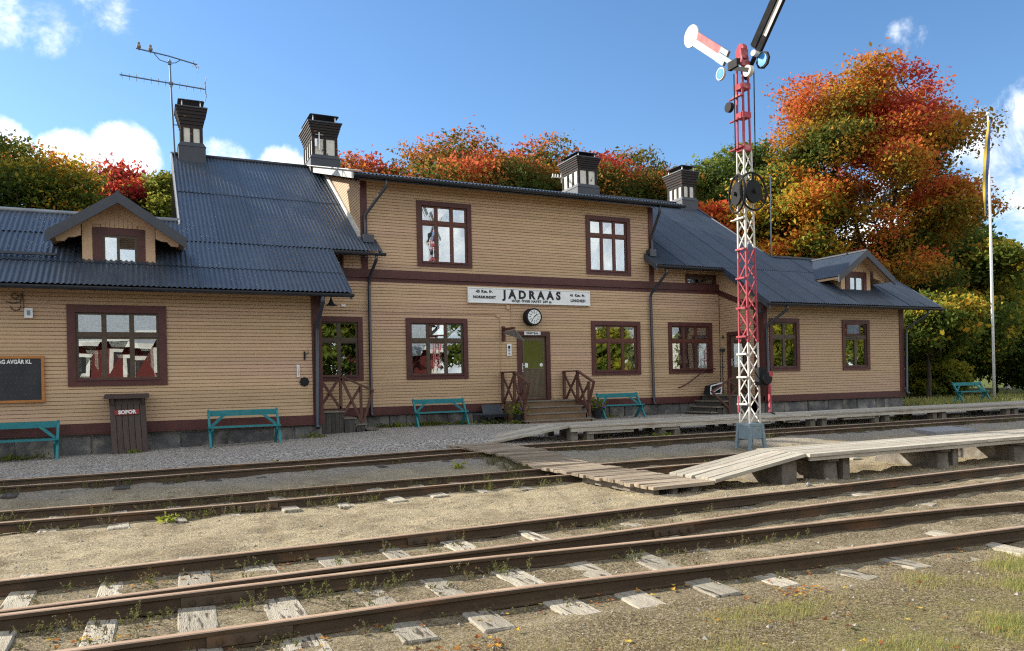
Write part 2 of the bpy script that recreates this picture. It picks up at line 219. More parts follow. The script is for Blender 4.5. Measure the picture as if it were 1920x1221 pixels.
# ------------------------------------------------------------------ mesh helpers
def link(o, parent=None):
    COL.objects.link(o)
    if parent is not None: o.parent = parent
    return o
def tag(o, label, cat, group=None):
    o['label'] = label; o['category'] = cat
    if group: o['group'] = group
    return o
def thing(name, label, cat, loc=(0, 0, 0), group=None, rz=0.0):
    o = bpy.data.objects.new(name, None); o.empty_display_size = 0.2; o.location = loc; o.rotation_euler = (0, 0, rz); COL.objects.link(o)
    return tag(o, label, cat, group)
class MB:
    def __init__(s): s.v = []; s.f = []; s.mi = []; s.cur = 0
    def face(s, *ids): s.f.append(ids); s.mi.append(s.cur)
    def add(s, vs, fs):
        b = len(s.v); s.v.extend(vs)
        for f in fs: s.f.append(tuple(i + b for i in f)); s.mi.append(s.cur)
        return s
    def box(s, x0, x1, y0, y1, z0, z1):
        return s.add([(x0, y0, z0), (x1, y0, z0), (x1, y1, z0), (x0, y1, z0), (x0, y0, z1), (x1, y0, z1), (x1, y1, z1), (x0, y1, z1)],
                     [(0, 3, 2, 1), (4, 5, 6, 7), (0, 1, 5, 4), (1, 2, 6, 5), (2, 3, 7, 6), (3, 0, 4, 7)])
    def hexa(s, p):  # 8 corners, bottom ccw then top ccw
        return s.add(list(p), [(0, 3, 2, 1), (4, 5, 6, 7), (0, 1, 5, 4), (1, 2, 6, 5), (2, 3, 7, 6), (3, 0, 4, 7)])
    def bar(s, a, b, w, h, up=(0, 0, 1)):
        a = Vector(a); b = Vector(b); d = (b - a).normalized(); u = Vector(up)
        if abs(d.dot(u)) > 0.98: u = Vector((0, 1, 0))
        sd = d.cross(u).normalized() * (w / 2); uu = sd.cross(d).normalized() * (h / 2)
        return s.hexa([tuple(a - sd - uu), tuple(a + sd - uu), tuple(b + sd - uu), tuple(b - sd - uu), tuple(a - sd + uu), tuple(a + sd + uu), tuple(b + sd + uu), tuple(b - sd + uu)])
    def tube(s, pts, r, n=8, cap=True):
        pts = [Vector(p) for p in pts]; rs = r if isinstance(r, (list, tuple)) else [r] * len(pts); b = len(s.v); prev = None
        for i, p in enumerate(pts):
            d = (pts[min(i + 1, len(pts) - 1)] - pts[max(i - 1, 0)]).normalized()
            u = prev if prev is not None else (Vector((0, 0, 1)) if abs(d.z) < 0.9 else Vector((1, 0, 0)))
            x = (u - d * u.dot(d)).normalized(); prev = x; y = d.cross(x)
            for k in range(n):
                a = 2 * math.pi * k / n; q = p + (x * math.cos(a) + y * math.sin(a)) * rs[i]; s.v.append(tuple(q))
        for i in range(len(pts) - 1):
            for k in range(n):
                s.face(b + i * n + k, b + i * n + (k + 1) % n, b + (i + 1) * n + (k + 1) % n, b + (i + 1) * n + k)
        if cap:
            s.face(*[b + k for k in reversed(range(n))]); s.face(*[b + (len(pts) - 1) * n + k for k in range(n)])
        return s
    def disc(s, c, axis, r, t, n=24):  # solid disc of thickness t along axis
        a = Vector(axis).normalized() * (t / 2); c = Vector(c); return s.tube([c - a, c + a], r, n)
    def prism(s, poly, axis, a0, a1):  # extrude 2-D polygon (in the two other axes) along axis
        n = len(poly); b = len(s.v)
        for a in (a0, a1):
            for p, q in poly: s.v.append({'x': (a, p, q), 'y': (p, a, q), 'z': (p, q, a)}[axis])
        s.face(*range(b, b + n)); s.face(*reversed(range(b + n, b + 2 * n)))
        for k in range(n): s.face(b + k, b + (k + 1) % n, b + n + (k + 1) % n, b + n + k)
        return s
    def ell(s, c, r, nu=10, nv=7):
        b = len(s.v)
        for j in range(nv + 1):
            t = math.pi * j / nv
            for k in range(nu):
                p = 2 * math.pi * k / nu; s.v.append((c[0] + r[0] * math.sin(t) * math.cos(p), c[1] + r[1] * math.sin(t) * math.sin(p), c[2] + r[2] * math.cos(t)))
        for j in range(nv):
            for k in range(nu): s.face(b + j * nu + k, b + (j + 1) * nu + k, b + (j + 1) * nu + (k + 1) % nu, b + j * nu + (k + 1) % nu)
        return s
    def mesh(s, name, mats, off=(0, 0, 0), smooth=False, bev=0.0):
        me = bpy.data.meshes.new(name); ox, oy, oz = off
        me.from_pydata([(x - ox, y - oy, z - oz) for x, y, z in s.v], [], s.f)
        for m in (mats if isinstance(mats, (list, tuple)) else [mats]): me.materials.append(m)
        me.polygons.foreach_set('material_index', s.mi)
        if smooth: me.polygons.foreach_set('use_smooth', [True] * len(me.polygons))
        import bmesh
        bm = bmesh.new(); bm.from_mesh(me)
        if bev: bmesh.ops.bevel(bm, geom=bm.edges[:], offset=bev, segments=1, affect='EDGES')
        bmesh.ops.recalc_face_normals(bm, faces=bm.faces); bm.to_mesh(me); bm.free(); me.update(); return me
    def build(s, name, mats, parent=None, off=None, smooth=False, bev=0.0):
        """vertices are in world metres; off = world origin of the owning thing"""
        if off is None:
            q = parent; off = (0, 0, 0)
            while q is not None:
                off = tuple(a + b for a, b in zip(off, q.location)); q = q.parent
        return link(bpy.data.objects.new(name, s.mesh(name, mats, off, smooth, bev)), parent)
def struct(o): o['kind'] = 'structure'; return o
def stuff(o): o['kind'] = 'stuff'; return o
def dup(o, parent=None):
    c = o.copy(); COL.objects.link(c); c.parent = parent
    for ch in o.children: dup(ch, c)
    return c
def text(body, size, mat, parent, loc, align='CENTER', bold=0.0, rot=(math.pi / 2, 0, 0), name='lettering', space=1.0, sx=1.0, ext=0.002):
    cu = bpy.data.curves.new('t', 'FONT'); cu.body = body; cu.size = size; cu.align_x = align; cu.align_y = 'CENTER'; cu.offset = bold; cu.extrude = ext; cu.space_character = space; cu.resolution_u = 3
    to = bpy.data.objects.new('t', cu); COL.objects.link(to); bpy.context.view_layer.update()
    me = bpy.data.meshes.new_from_object(to.evaluated_get(bpy.context.evaluated_depsgraph_get())); bpy.data.objects.remove(to, do_unlink=True)
    me.materials.clear(); me.materials.append(mat); me.transform(Matrix.Diagonal((sx, 1, 1, 1)))
    o = bpy.data.objects.new(name, me); o.rotation_euler = rot; link(o, parent)
    q = parent; w = Vector(loc)
    while q is not None: w -= q.location; q = q.parent
    o.location = w; return o
def holes_split(a0, a1, holes):
    segs = [(a0, a1)]
    for h0, h1 in holes:
        out = []
        for s0, s1 in segs:
            if h1 <= s0 or h0 >= s1: out.append((s0, s1)); continue
            if h0 > s0: out.append((s0, h0))
            if h1 < s1: out.append((h1, s1))
        segs = out
    return [(p, q) for p, q in segs if q - p > 0.03]
_VG = {}
def vnoise(x, y, s, seed):
    if seed not in _VG: _VG[seed] = np.random.default_rng(seed).random((64, 64))
    g = _VG[seed]; X = np.asarray(x) / s; Y = np.asarray(y) / s
    xi = np.floor(X).astype(int); yi = np.floor(Y).astype(int); fx = X - xi; fy = Y - yi; fx = fx * fx * (3 - 2 * fx); fy = fy * fy * (3 - 2 * fy)
    a = g[xi % 64, yi % 64]; b = g[(xi + 1) % 64, yi % 64]; c = g[xi % 64, (yi + 1) % 64]; d = g[(xi + 1) % 64, (yi + 1) % 64]
    return (a * (1 - fx) + b * fx) * (1 - fy) + (c * (1 - fx) + d * fx) * fy - 0.5

# ------------------------------------------------------------------ ground
def sst(a, b, t): q = np.clip((np.asarray(t, float) - a) / (b - a), 0, 1); return q * q * (3 - 2 * q)
def gbase(x, y):
    x = np.asarray(x, float); y = np.asarray(y, float)
    plat = np.clip(0.136 + (x + 2.8) * 0.026, 0.10, 0.36)
    ye = 15.5 + 3.0 * sst(6.5, 9.0, x)
    q = 0.15 * sst(10.9, 12.8, y)
    t = np.clip((y - 14.45) / (ye - 14.45), 0, 1)
    return q + (plat - 0.15) * t
def gz(x, y):
    x = np.asarray(x, float); y = np.asarray(y, float)
    rough = 0.55 + 0.45 * sst(7.2, 7.6, y) * (1 - sst(9.5, 9.9, y)) - 0.4 * sst(13, 15, y)
    ntr = np.exp(-((y - 6.45) / 0.42) ** 2) + np.exp(-((y - 5.1) / 0.42) ** 2) + np.exp(-((y - 10.55) / 0.45) ** 2)
    n = vnoise(x, y, 1.3, 1) * 0.022 + vnoise(x, y * 1.4, 0.42, 2) * 0.05 + vnoise(x, y * 1.3, 0.17, 3) * 0.034 + vnoise(x, y, 0.085, 4) * 0.016
    heap = 0.07 * np.exp(-((x - 7.6) / 1.5) ** 2 - ((y - 7.75) / 0.22) ** 2) + 0.045 * vnoise(x, y, 0.7, 9) * np.exp(-((x - 8.5) / 3.0) ** 2 - ((y - 6.4) / 0.5) ** 2)
    return gbase(x, y) + n * rough + heap + 0.008 * ntr - 0.6 * n * rough * np.clip(ntr, 0, 1) * (1 - 0.8 * sst(3.0, 5.0, x)) + 0.016 * ntr * sst(3.5, 5.5, x) * (y < 7.3)
def axis_pts(parts):
    out = []
    for a, b, s in parts: out += list(np.arange(a, b - 1e-6, s))
    return np.array(out + [parts[-1][1]])
gx = np.concatenate([[-3000, -1200, -500, -200, -100, -50, -25, -15], axis_pts([(-10, -3.0, 0.5), (-3.0, 13.0, 0.055), (13.0, 24, 0.12), (24, 60, 1.5)]), [80, 120, 200, 500, 1200, 3000]])
gy = np.concatenate([[-3000, -1200, -400, -150, -60, -25, -10, -4, 0, 1.5], axis_pts([(2.2, 12.4, 0.05), (12.4, 17.0, 0.09), (17.0, 24, 0.4), (24, 60, 2.0)]), [80, 120, 200, 500, 1200, 3000]])
GX, GY = np.meshgrid(gx, gy, indexing='ij'); GZ = gz(GX, GY)
nx, ny = GX.shape
me = bpy.data.meshes.new('ground')
idx = np.arange(nx * ny).reshape(nx, ny)
q = np.stack([idx[:-1, :-1], idx[1:, :-1], idx[1:, 1:], idx[:-1, 1:]], -1).reshape(-1, 4)
me.vertices.add(nx * ny); me.vertices.foreach_set('co', np.stack([GX, GY, GZ], -1).reshape(-1).astype('f'))
me.loops.add(q.size); me.loops.foreach_set('vertex_index', q.reshape(-1).astype('i'))
me.polygons.add(len(q)); me.polygons.foreach_set('loop_start', (np.arange(len(q)) * 4).astype('i')); me.polygons.foreach_set('loop_total', np.full(len(q), 4, 'i'))
me.polygons.foreach_set('use_smooth', np.ones(len(q), bool)); me.update(); me.validate()
ground = struct(link(bpy.data.objects.new('ground', me)))
def ground_mat():
    m, nt, b, out = nmat('ground_sand_gravel_grass'); L = nt.links.new; N = nt.nodes.new
    geo = N('ShaderNodeNewGeometry'); sep = N('ShaderNodeSeparateXYZ'); L(geo.outputs['Position'], sep.inputs[0])
    def noise(s, d=5, rg=0.6):
        n = N('ShaderNodeTexNoise'); n.inputs['Scale'].default_value = s; n.inputs['Detail'].default_value = d; n.inputs['Roughness'].default_value = rg; L(geo.outputs['Position'], n.inputs['Vector']); return n.outputs['Fac']
    def rng(v, a, b2, c=0.0, d=1.0):
        r = N('ShaderNodeMapRange'); r.interpolation_type = 'SMOOTHSTEP'; r.inputs[1].default_value = a; r.inputs[2].default_value = b2; r.inputs[3].default_value = c; r.inputs[4].default_value = d; L(v, r.inputs[0]); return r.outputs[0]
    def mix(f, a, c):
        x = N('ShaderNodeMix'); x.data_type = 'RGBA'
        for s, i in ((f, 0), (a, 6), (c, 7)):
            if isinstance(s, (int, float)): x.inputs[i].default_value = s
            elif isinstance(s, tuple): x.inputs[i].default_value = (*s, 1)
            else: L(s, x.inputs[i])
        return x.outputs[2]
    def math_(op, a, c):
        x = N('ShaderNodeMath'); x.operation = op; x.use_clamp = False
        for s, i in ((a, 0), (c, 1)):
            if isinstance(s, (int, float)): x.inputs[i].default_value = s
            else: L(s, x.inputs[i])
        return x.outputs[0]
    # sand: pale tan with grains and darker damp streaks
    sand = mix(rng(noise(55, 3), 0.35, 0.68), (0.50, 0.425, 0.28), (0.24, 0.195, 0.125))
    sand = mix(math_('MULTIPLY', rng(noise(1.0, 6, 0.65), 0.44, 0.62), 0.7), sand, (0.165, 0.125, 0.076))
    sand = mix(rng(noise(5.5, 6, 0.7), 0.52, 0.66), sand, (0.19, 0.142, 0.085))
    sand = mix(rng(noise(130, 2), 0.62, 0.72), sand, (0.64, 0.55, 0.385))
    vs_ = N('ShaderNodeTexVoronoi'); vs_.inputs['Scale'].default_value = 78; L(geo.outputs['Position'], vs_.inputs['Vector'])
    vc = N('ShaderNodeSeparateColor'); L(vs_.outputs['Color'], vc.inputs[0])
    grit = mix(vc.outputs[0], (0.14, 0.108, 0.066), (0.60, 0.51, 0.35))
    gf = math_('MULTIPLY', rng(vc.outputs[1], 0.55, 0.6), 0.55)
    sand = mix(gf, sand, grit)
    sand = mix(rng(noise(14, 4), 0.60, 0.70), sand, (0.19, 0.145, 0.09))
    vor = N('ShaderNodeTexVoronoi'); vor.inputs['Scale'].default_value = 26; L(geo.outputs['Position'], vor.inputs['Vector'])
    hsv = N('ShaderNodeSeparateColor'); L(vor.outputs['Color'], hsv.inputs[0])
    grav = mix(hsv.outputs[0], (0.31, 0.29, 0.265), (0.68, 0.635, 0.58))
    grav = mix(rng(vor.outputs['Distance'], 0.35, 0.75), grav, (0.17, 0.155, 0.135))
    grav = mix(rng(noise(2.0, 5), 0.5, 0.8), grav, (0.40, 0.365, 0.315))
    yy = math_('ADD', sep.outputs['Y'], math_('MULTIPLY', math_('SUBTRACT', noise(1.6, 4), 0.5), 1.6))
    col = mix(rng(yy, 14.2, 14.9), sand, grav)
    bed = mix(rng(noise(30, 4), 0.4, 0.65), (0.36, 0.32, 0.26), (0.19, 0.17, 0.14))
    tb1 = math_('MULTIPLY', rng(yy, 4.2, 4.7), math_('SUBTRACT', 1.0, rng(yy, 6.9, 7.3)))
    dirt = mix(rng(noise(48, 5, 0.7), 0.36, 0.62), (0.27, 0.215, 0.128), (0.08, 0.062, 0.04))
    dirt = mix(math_('MULTIPLY', rng(vc.outputs[2], 0.6, 0.65), 0.5), dirt, grit)
    col = mix(math_('MULTIPLY', tb1, rng(noise(2.4, 5), 0.30, 0.58)), col, dirt)
    col = mix(math_('MULTIPLY', rng(yy, 11.6, 12.6), math_('SUBTRACT', 1.0, rng(yy, 14.0, 14.6))), col, bed)
    # turf to the right of the building and behind, and thin grass in the near right corner
    turf = mix(rng(noise(9, 5), 0.35, 0.65), (0.055, 0.075, 0.018), (0.13, 0.13, 0.035))
    xr = math_('ADD', sep.outputs['X'], math_('MULTIPLY', math_('SUBTRACT', noise(0.9, 4), 0.5), 1.5))
    col = mix(math_('MULTIPLY', rng(xr, 24.8, 25.6), rng(yy, 16.0, 17.0)), col, turf)
    col = mix(rng(yy, 24.0, 26.0), col, turf)
    near = math_('MULTIPLY', rng(yy, 3.9, 2.9), rng(noise(3.2, 6), 0.36, 0.6))
    soil = mix(rng(noise(60, 4), 0.4, 0.62), (0.20, 0.152, 0.082), (0.070, 0.053, 0.031))
    soil = mix(math_('MULTIPLY', rng(vc.outputs[1], 0.5, 0.55), 0.5), soil, grit)
    col = mix(rng(yy, 4.7, 3.7), col, soil)
    col = mix(math_('MULTIPLY', near, 0.75), col, (0.21, 0.195, 0.075))
    L(col, b.inputs['Base Color']); b.inputs['Roughness'].default_value = 0.95; b.inputs['Specular IOR Level'].default_value = 0.1
    h = math_('ADD', math_('MULTIPLY', noise(38, 6, 0.7), 0.8), math_('MULTIPLY', noise(120, 3), 0.35))
    bp = N('ShaderNodeBump'); bp.inputs['Strength'].default_value = 1.0; bp.inputs['Distance'].default_value = 0.05; L(h, bp.inputs['Height']); L(bp.outputs[0], b.inputs['Normal'])
    return m
me.materials.append(ground_mat())

# ------------------------------------------------------------------ station building
YW, YC = 19.0, 21.1
ST = thing('station_building', 'long tan clapboard railway station with dark metal roofs and four chimneys', 'building', (10.0, 19.0, 0.0))
def B(mb, name, mat, parent=None, **k): return mb.build(name, M[mat] if isinstance(mat, str) else [M[q] for q in mat], parent or ST, **k)

def wall_panel(x0, x1, z0, z1, yf, holes, yb):
    mb = MB(); xs = sorted({x0, x1, *[h[0] for h in holes if x0 < h[0] < x1], *[h[1] for h in holes if x0 < h[1] < x1]})
    for a, b in zip(xs, xs[1:]):
        for p, q in holes_split(z0, z1, [(h[2], h[3]) for h in holes if h[0] <= a + 1e-6 and h[1] >= b - 1e-6]): mb.box(a, b, yf + 0.02, yb, p, q)
    return mb
def board_poly(yf, z0, z1): return [(yf + 0.006, z0 + 0.008), (yf - 0.010, z0 + 0.014), (yf - 0.010, z1 - 0.003), (yf - 0.006, z1), (yf + 0.018, z1), (yf + 0.018, z0 + 0.008)]
def siding(x0, x1, z0, z1, yf, holes, parent, single=True, pitch=0.0835, name='siding_board'):
    n = max(1, round((z1 - z0) / pitch)); p = (z1 - z0) / n; allmb = MB()
    for k in range(n):
        a, b = z0 + k * p, z0 + (k + 1) * p
        segs = holes_split(x0, x1, [(h[0], h[1]) for h in holes if h[3] > a + 0.03 and h[2] < b - 0.03])
        for s0, s1 in segs:
            # long runs are butted from two boards
            cuts = [s0, s1]
            if s1 - s0 > 5: cuts = [s0, s0 + (s1 - s0) * random.uniform(0.3, 0.7), s1]
            for c0, c1 in (zip(cuts, cuts[1:]) if not single else [(s0, s1)]):
                dy = random.uniform(-0.0015, 0.0015); dz = random.uniform(-0.0015, 0.0015)
                mb = MB() if single else allmb
                mb.prism([(q + dy, r + dz) for q, r in board_poly(yf, a, b)], 'x', c0 + 0.001, c1 - 0.001)
                if single: mb.build(name, M['siding'], parent)
    if not single: stuff(allmb.build('siding', M['siding'], parent))

def window(x0, x1, z0, z1, yf, cols, transom, sash='sash', curtain=None, cas=0.135, skip_pane=None, open_pane=None):
    """outer casing x0..x1, z0..z1; parts: window (casing) > sash, pane, curtain"""
    w = MB(); f = yf - 0.045; b = yf + 0.10
    w.box(x0, x0 + cas, f, b, z0, z1); w.box(x1 - cas, x1, f, b, z0, z1); w.box(x0 + cas, x1 - cas, f, b, z1 - cas, z1); w.box(x0 + cas, x1 - cas, f, b, z0, z0 + cas * 0.9)
    w.box(x0 + cas - 0.01, x1 - cas + 0.01, yf - 0.07, yf + 0.03, z0 + cas * 0.75, z0 + cas * 0.75 + 0.035)
    W_ = B(w, 'window', 'trim')
    ix0, ix1, iz0, iz1 = x0 + cas, x1 - cas, z0 + cas * 0.9, z1 - cas
    s = MB(); ys, ye = yf + 0.005, yf + 0.065; cw = (ix1 - ix0) / cols; zt = iz0 + (iz1 - iz0) * transom; fr = 0.042; panes = []
    for c in range(cols + 1):
        xx = ix0 + c * cw; a = xx - (0 if c == 0 else 0.05); d = xx + (0 if c == cols else 0.05); s.box(a, d, ys, ye, iz0, iz1)
    for c in range(cols):
        a = ix0 + c * cw + (0.05 if c else 0); d = ix0 + (c + 1) * cw - (0.05 if c < cols - 1 else 0)
        for zz0, zz1 in ((iz0, zt - 0.035), (zt + 0.035, iz1)):
            a2, d2 = a + (0.05 if c == 0 else 0), d - (0.05 if c == cols - 1 else 0)
            s.box(a2, d2, ys + 0.004, ye - 0.004, zz0, zz0 + fr); s.box(a2, d2, ys + 0.004, ye - 0.004, zz1 - fr, zz1)
            panes.append((a2, d2, zz0 + fr, zz1 - fr))
        s.box(a, d, ys - 0.012, ye + 0.004, zt - 0.035, zt + 0.035)
    B(s, 'sash', sash, W_)
    for k, (a, d, p, r) in enumerate(panes):
        if skip_pane == k: continue
        t = random.uniform(-0.002, 0.002)
        B(MB().hexa([(a, yf + 0.035 + t, p), (d, yf + 0.035 - t, p), (d, yf + 0.039 - t, p), (a, yf + 0.039 + t, p), (a, yf + 0.035 - t, r), (d, yf + 0.035 + t, r), (d, yf + 0.039 + t, r), (a, yf + 0.039 - t, r)]), 'pane', 'glass', W_)
    if curtain:
        for (a, d) in curtain:
            mb = MB(); n = max(6, int((d - a) / 0.03)); vs = []
            for k in range(n + 1):
                xx = a + (d - a) * k / n; yy = yf + 0.16 + 0.025 * math.sin(k * 1.9) + 0.01 * math.sin(k * 0.7)
                vs += [(xx, yy, iz0), (xx, yy - 0.01, iz1)]
            mb.add(vs, [(2 * k, 2 * k + 2, 2 * k + 3, 2 * k + 1) for k in range(n)]); B(mb, 'curtain', 'curtain', W_)
    return W_, panes

# openings (casing outlines): x0, x1, z0, z1
WL = (-1.53, 0.42, 1.655, 3.415)
G0, G1w, G2w, G3w = (4.12, 5.44, 1.69, 3.445), (6.69, 8.58, 1.69, 3.445), (12.84, 14.71, 1.715, 3.452), (15.85, 17.70, 1.725, 3.46)
U1, U2 = (7.085, 8.775, 4.945, 6.84), (12.72, 14.40, 4.945, 6.832)
RW1, RW2 = (18.29, 19.60, 1.725, 3.452), (21.585, 22.91, 1.72, 3.45)
DO = (10.20, 11.33, 0.97, 3.09)
K1, K2 = (4.35, 4.95, 4.80, 5.16), (16.62, 17.92, 4.72, 5.10)
ins = lambda h, d=0.03: (h[0] + d, h[1] - d, h[2] + d, h[3] - d)
# left wing front
wl = B(wall_panel(-9, 3.87, 0.66, 3.95, YW, [ins(WL, 0.08)], YW + 0.14), 'wall', 'siding'); siding(-9, 3.66, 0.835, 3.83, YW, [ins(WL)], wl)
# centre, ground floor and upper storey
gh = [ins(h, 0.08) for h in (G0, G1w, G2w, G3w)] + [(DO[0] + 0.08, DO[1] - 0.08, 0.9, DO[3] - 0.08)]
wc = B(wall_panel(3.7, 18.07, 0.76, 4.47, YC, gh, YC + 0.14), 'wall', 'siding'); siding(3.88, 18.03, 0.925, 4.455, YC, [ins(h) for h in (G0, G1w, G2w, G3w)] + [(DO[0] + 0.02, DO[1] - 0.02, 0.5, DO[3] - 0.02)], wc)
wu = B(wall_panel(5.47, 15.3, 4.47, 7.3, YC, [ins(U1, 0.08), ins(U2, 0.08)], YC + 0.14), 'wall', 'siding'); siding(5.63, 15.14, 4.785, 7.22, YC, [ins(U1), ins(U2)], wu)
wk = B(wall_panel(3.7, 5.465, 4.47, 5.6, YC + 0.003, [ins(K1, 0.04)], YC + 0.14), 'wall', 'siding'); siding(3.88, 5.47, 4.785, 5.45, YC, [K1], wk, single=False)
wk2 = B(wall_panel(15.305, 18.2, 4.47, 5.6, YC + 0.003, [ins(K2, 0.04)], YC + 0.14), 'wall', 'siding'); siding(15.3, 18.05, 4.785, 5.45, YC, [K2], wk2, single=False)
# right wing front
wr = B(wall_panel(18.07, 24.62, 0.76, 4.0, YW, [ins(RW1, 0.08), ins(RW2, 0.08)], YW + 0.14), 'wall', 'siding'); siding(18.21, 24.45, 0.93, 3.92, YW, [ins(RW1), ins(RW2)], wr, single=False)
# return wall beside the right porch (faces -X)
AD = (19.72, 20.71, 0.96, 3.11)
rz_ = lambda y: 3.92 + 0.649 * (y - 18.35) - 0.16
mb = MB()
for a, b, p in ((19.14, AD[0] + 0.05, 0.76), (AD[0] + 0.05, AD[1] - 0.05, AD[3] - 0.05), (AD[1] - 0.05, YC + 0.02, 0.76)): mb.prism([(a, p), (b, p), (b, rz_(b)), (a, rz_(a))], 'x', 18.09, 18.22)
wa = B(mb, 'wall', 'siding'); mb = MB(); n = 42
for k in range(n):
    a = 0.925 + k * 0.0835
    for s0, s1 in holes_split(19.42, YC - 0.02, [(AD[0] + 0.02, AD[1] - 0.02)] if a < AD[3] - 0.05 else []):
        s0 = max(s0, 19.0 + (a - 3.66) / (4.45 - 3.66) * 2.1) if a > 3.66 else s0
        if s1 - s0 > 0.05: mb.prism([(18.076 + q - 18.08 + 0.0, r) for q, r in board_poly(18.08, a, a + 0.0835)], 'y', s0, s1)
stuff(B(mb, 'siding', 'siding', wa))
mb = MB().box(18.045, 18.09, 19.0, 19.42, 0.72, 4.0); mb.hexa([(18.04, 19.0, 3.60), (18.09, 19.0, 3.60), (18.09, YC, 4.42), (18.04, YC, 4.42), (18.04, 19.0, 3.78), (18.09, 19.0, 3.78), (18.09, YC, 4.60), (18.04, YC, 4.60)])
B(mb, 'trim_board', 'trim')
mb = MB()
for k in range(17):
    y = 19.05 + k * 0.122; zz = 3.79 + (y - 19.0) / 2.1 * 0.82; mb.box(18.06, 18.085, y, y + 0.112, zz + 0.03, 3.92 + 0.649 * (y - 18.35) - 0.10)
stuff(B(mb, 'gable_boarding', 'siding'))
# left flank of the upper storey, above the roof (sunlit)
mb = MB()
for k in range(46):
    z = 5.0 + k * 0.0835; ya = max(YC + 0.02, 20.45 + (z - 7.0) / 0.286); yb = min(26.4, 18.35 + (z + 0.3 - 3.83) / 0.664)
    if yb - ya > 0.08: mb.prism([(q - 21.1 + 5.475, r) for q, r in board_poly(YC, z, z + 0.0835)], 'y', ya, yb)
B(MB().prism([(YC, 4.6), (YC, 7.15), (26, 8.7), (26, 4.6)], 'x', 5.492, 5.56), 'wall', 'siding'); stuff(B(mb, 'siding', 'siding'))
B(MB().prism([(YC, 4.6), (YC, 7.15), (26, 8.7), (26, 4.6)], 'x', 15.24, 15.295), 'wall', 'siding')
B(MB().hexa([(5.40, 21.2, 5.63), (5.47, 21.2, 5.63), (5.47, 25.6, 8.56), (5.40, 25.6, 8.56), (5.40, 21.2, 5.86), (5.47, 21.2, 5.86), (5.47, 25.6, 8.79), (5.40, 25.6, 8.79)]), 'flashing', 'white_sheet')
# tall gable ends, rear and interior shell
B(MB().prism([(21.2, 5.3), (26, 8.62), (33, 3.9), (33, 0.3), (24.3, 0.3)], 'x', 1.02, 1.16), 'gable_wall', 'siding')
B(MB().prism([(21.2, 5.3), (26, 8.62), (33, 3.9), (33, 0.3), (24.3, 0.3)], 'x', 20.55, 20.7), 'gable_wall', 'siding')
B(MB().box(1.0, 20.7, 32.9, 33.05, 0.2, 4.0).box(-9, 1.0, 23.9, 24.0, 0.2, 3.9).box(20.7, 24.6, 23.9, 24.0, 0.2, 3.9).box(24.5, 24.64, 19.14, 24.0, 0.2, 3.95).box(3.72, 3.86, 19.14, 21.2, 0.5, 4.0), 'wall', 'siding')
B(MB().prism([(19.1, 3.7), (21.47, 5.3), (23.9, 3.7)], 'x', 24.5, 24.63), 'gable_wall', 'siding')
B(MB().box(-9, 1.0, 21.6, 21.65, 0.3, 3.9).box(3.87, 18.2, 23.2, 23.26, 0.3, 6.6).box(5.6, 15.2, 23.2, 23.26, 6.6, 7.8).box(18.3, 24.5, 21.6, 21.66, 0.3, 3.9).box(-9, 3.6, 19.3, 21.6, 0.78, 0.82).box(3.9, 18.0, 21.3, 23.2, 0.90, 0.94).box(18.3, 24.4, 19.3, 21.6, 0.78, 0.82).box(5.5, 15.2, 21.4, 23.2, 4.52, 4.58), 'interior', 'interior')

# windows
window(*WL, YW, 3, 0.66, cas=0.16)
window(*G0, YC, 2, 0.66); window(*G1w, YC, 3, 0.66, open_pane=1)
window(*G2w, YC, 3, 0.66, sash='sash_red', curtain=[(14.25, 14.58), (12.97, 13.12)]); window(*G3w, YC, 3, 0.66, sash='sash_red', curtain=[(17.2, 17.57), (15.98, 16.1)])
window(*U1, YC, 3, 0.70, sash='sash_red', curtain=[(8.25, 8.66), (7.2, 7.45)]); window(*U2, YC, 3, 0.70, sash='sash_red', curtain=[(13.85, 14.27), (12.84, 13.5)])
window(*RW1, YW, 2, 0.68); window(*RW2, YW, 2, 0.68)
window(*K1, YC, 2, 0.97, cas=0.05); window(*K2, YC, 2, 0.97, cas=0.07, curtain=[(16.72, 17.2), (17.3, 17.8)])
# opened casement lights
def open_light(x0, x1, z0, z1, y, ang, hinge_left=True):
    s = MB(); w = x1 - x0; s.box(0, w, -0.02, 0.02, 0, 0.04).box(0, w, -0.02, 0.02, z1 - z0 - 0.04, z1 - z0).box(0, 0.04, -0.02, 0.02, 0.04, z1 - z0 - 0.04).box(w - 0.04, w, -0.02, 0.02, 0.04, z1 - z0 - 0.04)
    o = s.build('casement_light', M['sash_red'], ST, off=(0, 0, 0)); g = MB().box(0.04, w - 0.04, -0.002, 0.002, 0.04, z1 - z0 - 0.04).build('pane', M['glass'], o, off=(0, 0, 0))
    o.location = (x0 - 10.0, y - 19.0, z0); o.rotation_euler = (0, 0, ang)
open_light(7.42, 7.86, 2.92, 3.28, YC - 0.05, R(-38)); open_light(21.74, 22.22, 2.92, 3.30, YW - 0.05, R(-30))
# things seen behind the panes
lampi = thing('table_lamp', 'white shaded table lamp behind the window beside the right porch', 'lamp', (16.75, 21.5, 1.6))
MB().tube([(16.75, 21.5, 1.6), (16.75, 21.5, 2.1)], 0.025, 8).build('stem', M['interior_w'], lampi); MB().tube([(16.75, 21.5, 2.08), (16.75, 21.5, 2.36)], [0.19, 0.12], 14).build('lamp_shade', M['interior_w'], lampi)
lamp2 = thing('table_lamp', 'pale green shaded lamp on the sill of the rightmost ground floor window', 'lamp', (22.45, 19.35, 1.8))
MB().tube([(22.45, 19.35, 1.8), (22.45, 19.35, 2.0)], 0.03, 8).build('stem', M['interior_w'], lamp2); MB().tube([(22.45, 19.35, 1.98), (22.45, 19.35, 2.22)], [0.15, 0.10], 14).build('lamp_shade', M['interior_w'], lamp2)

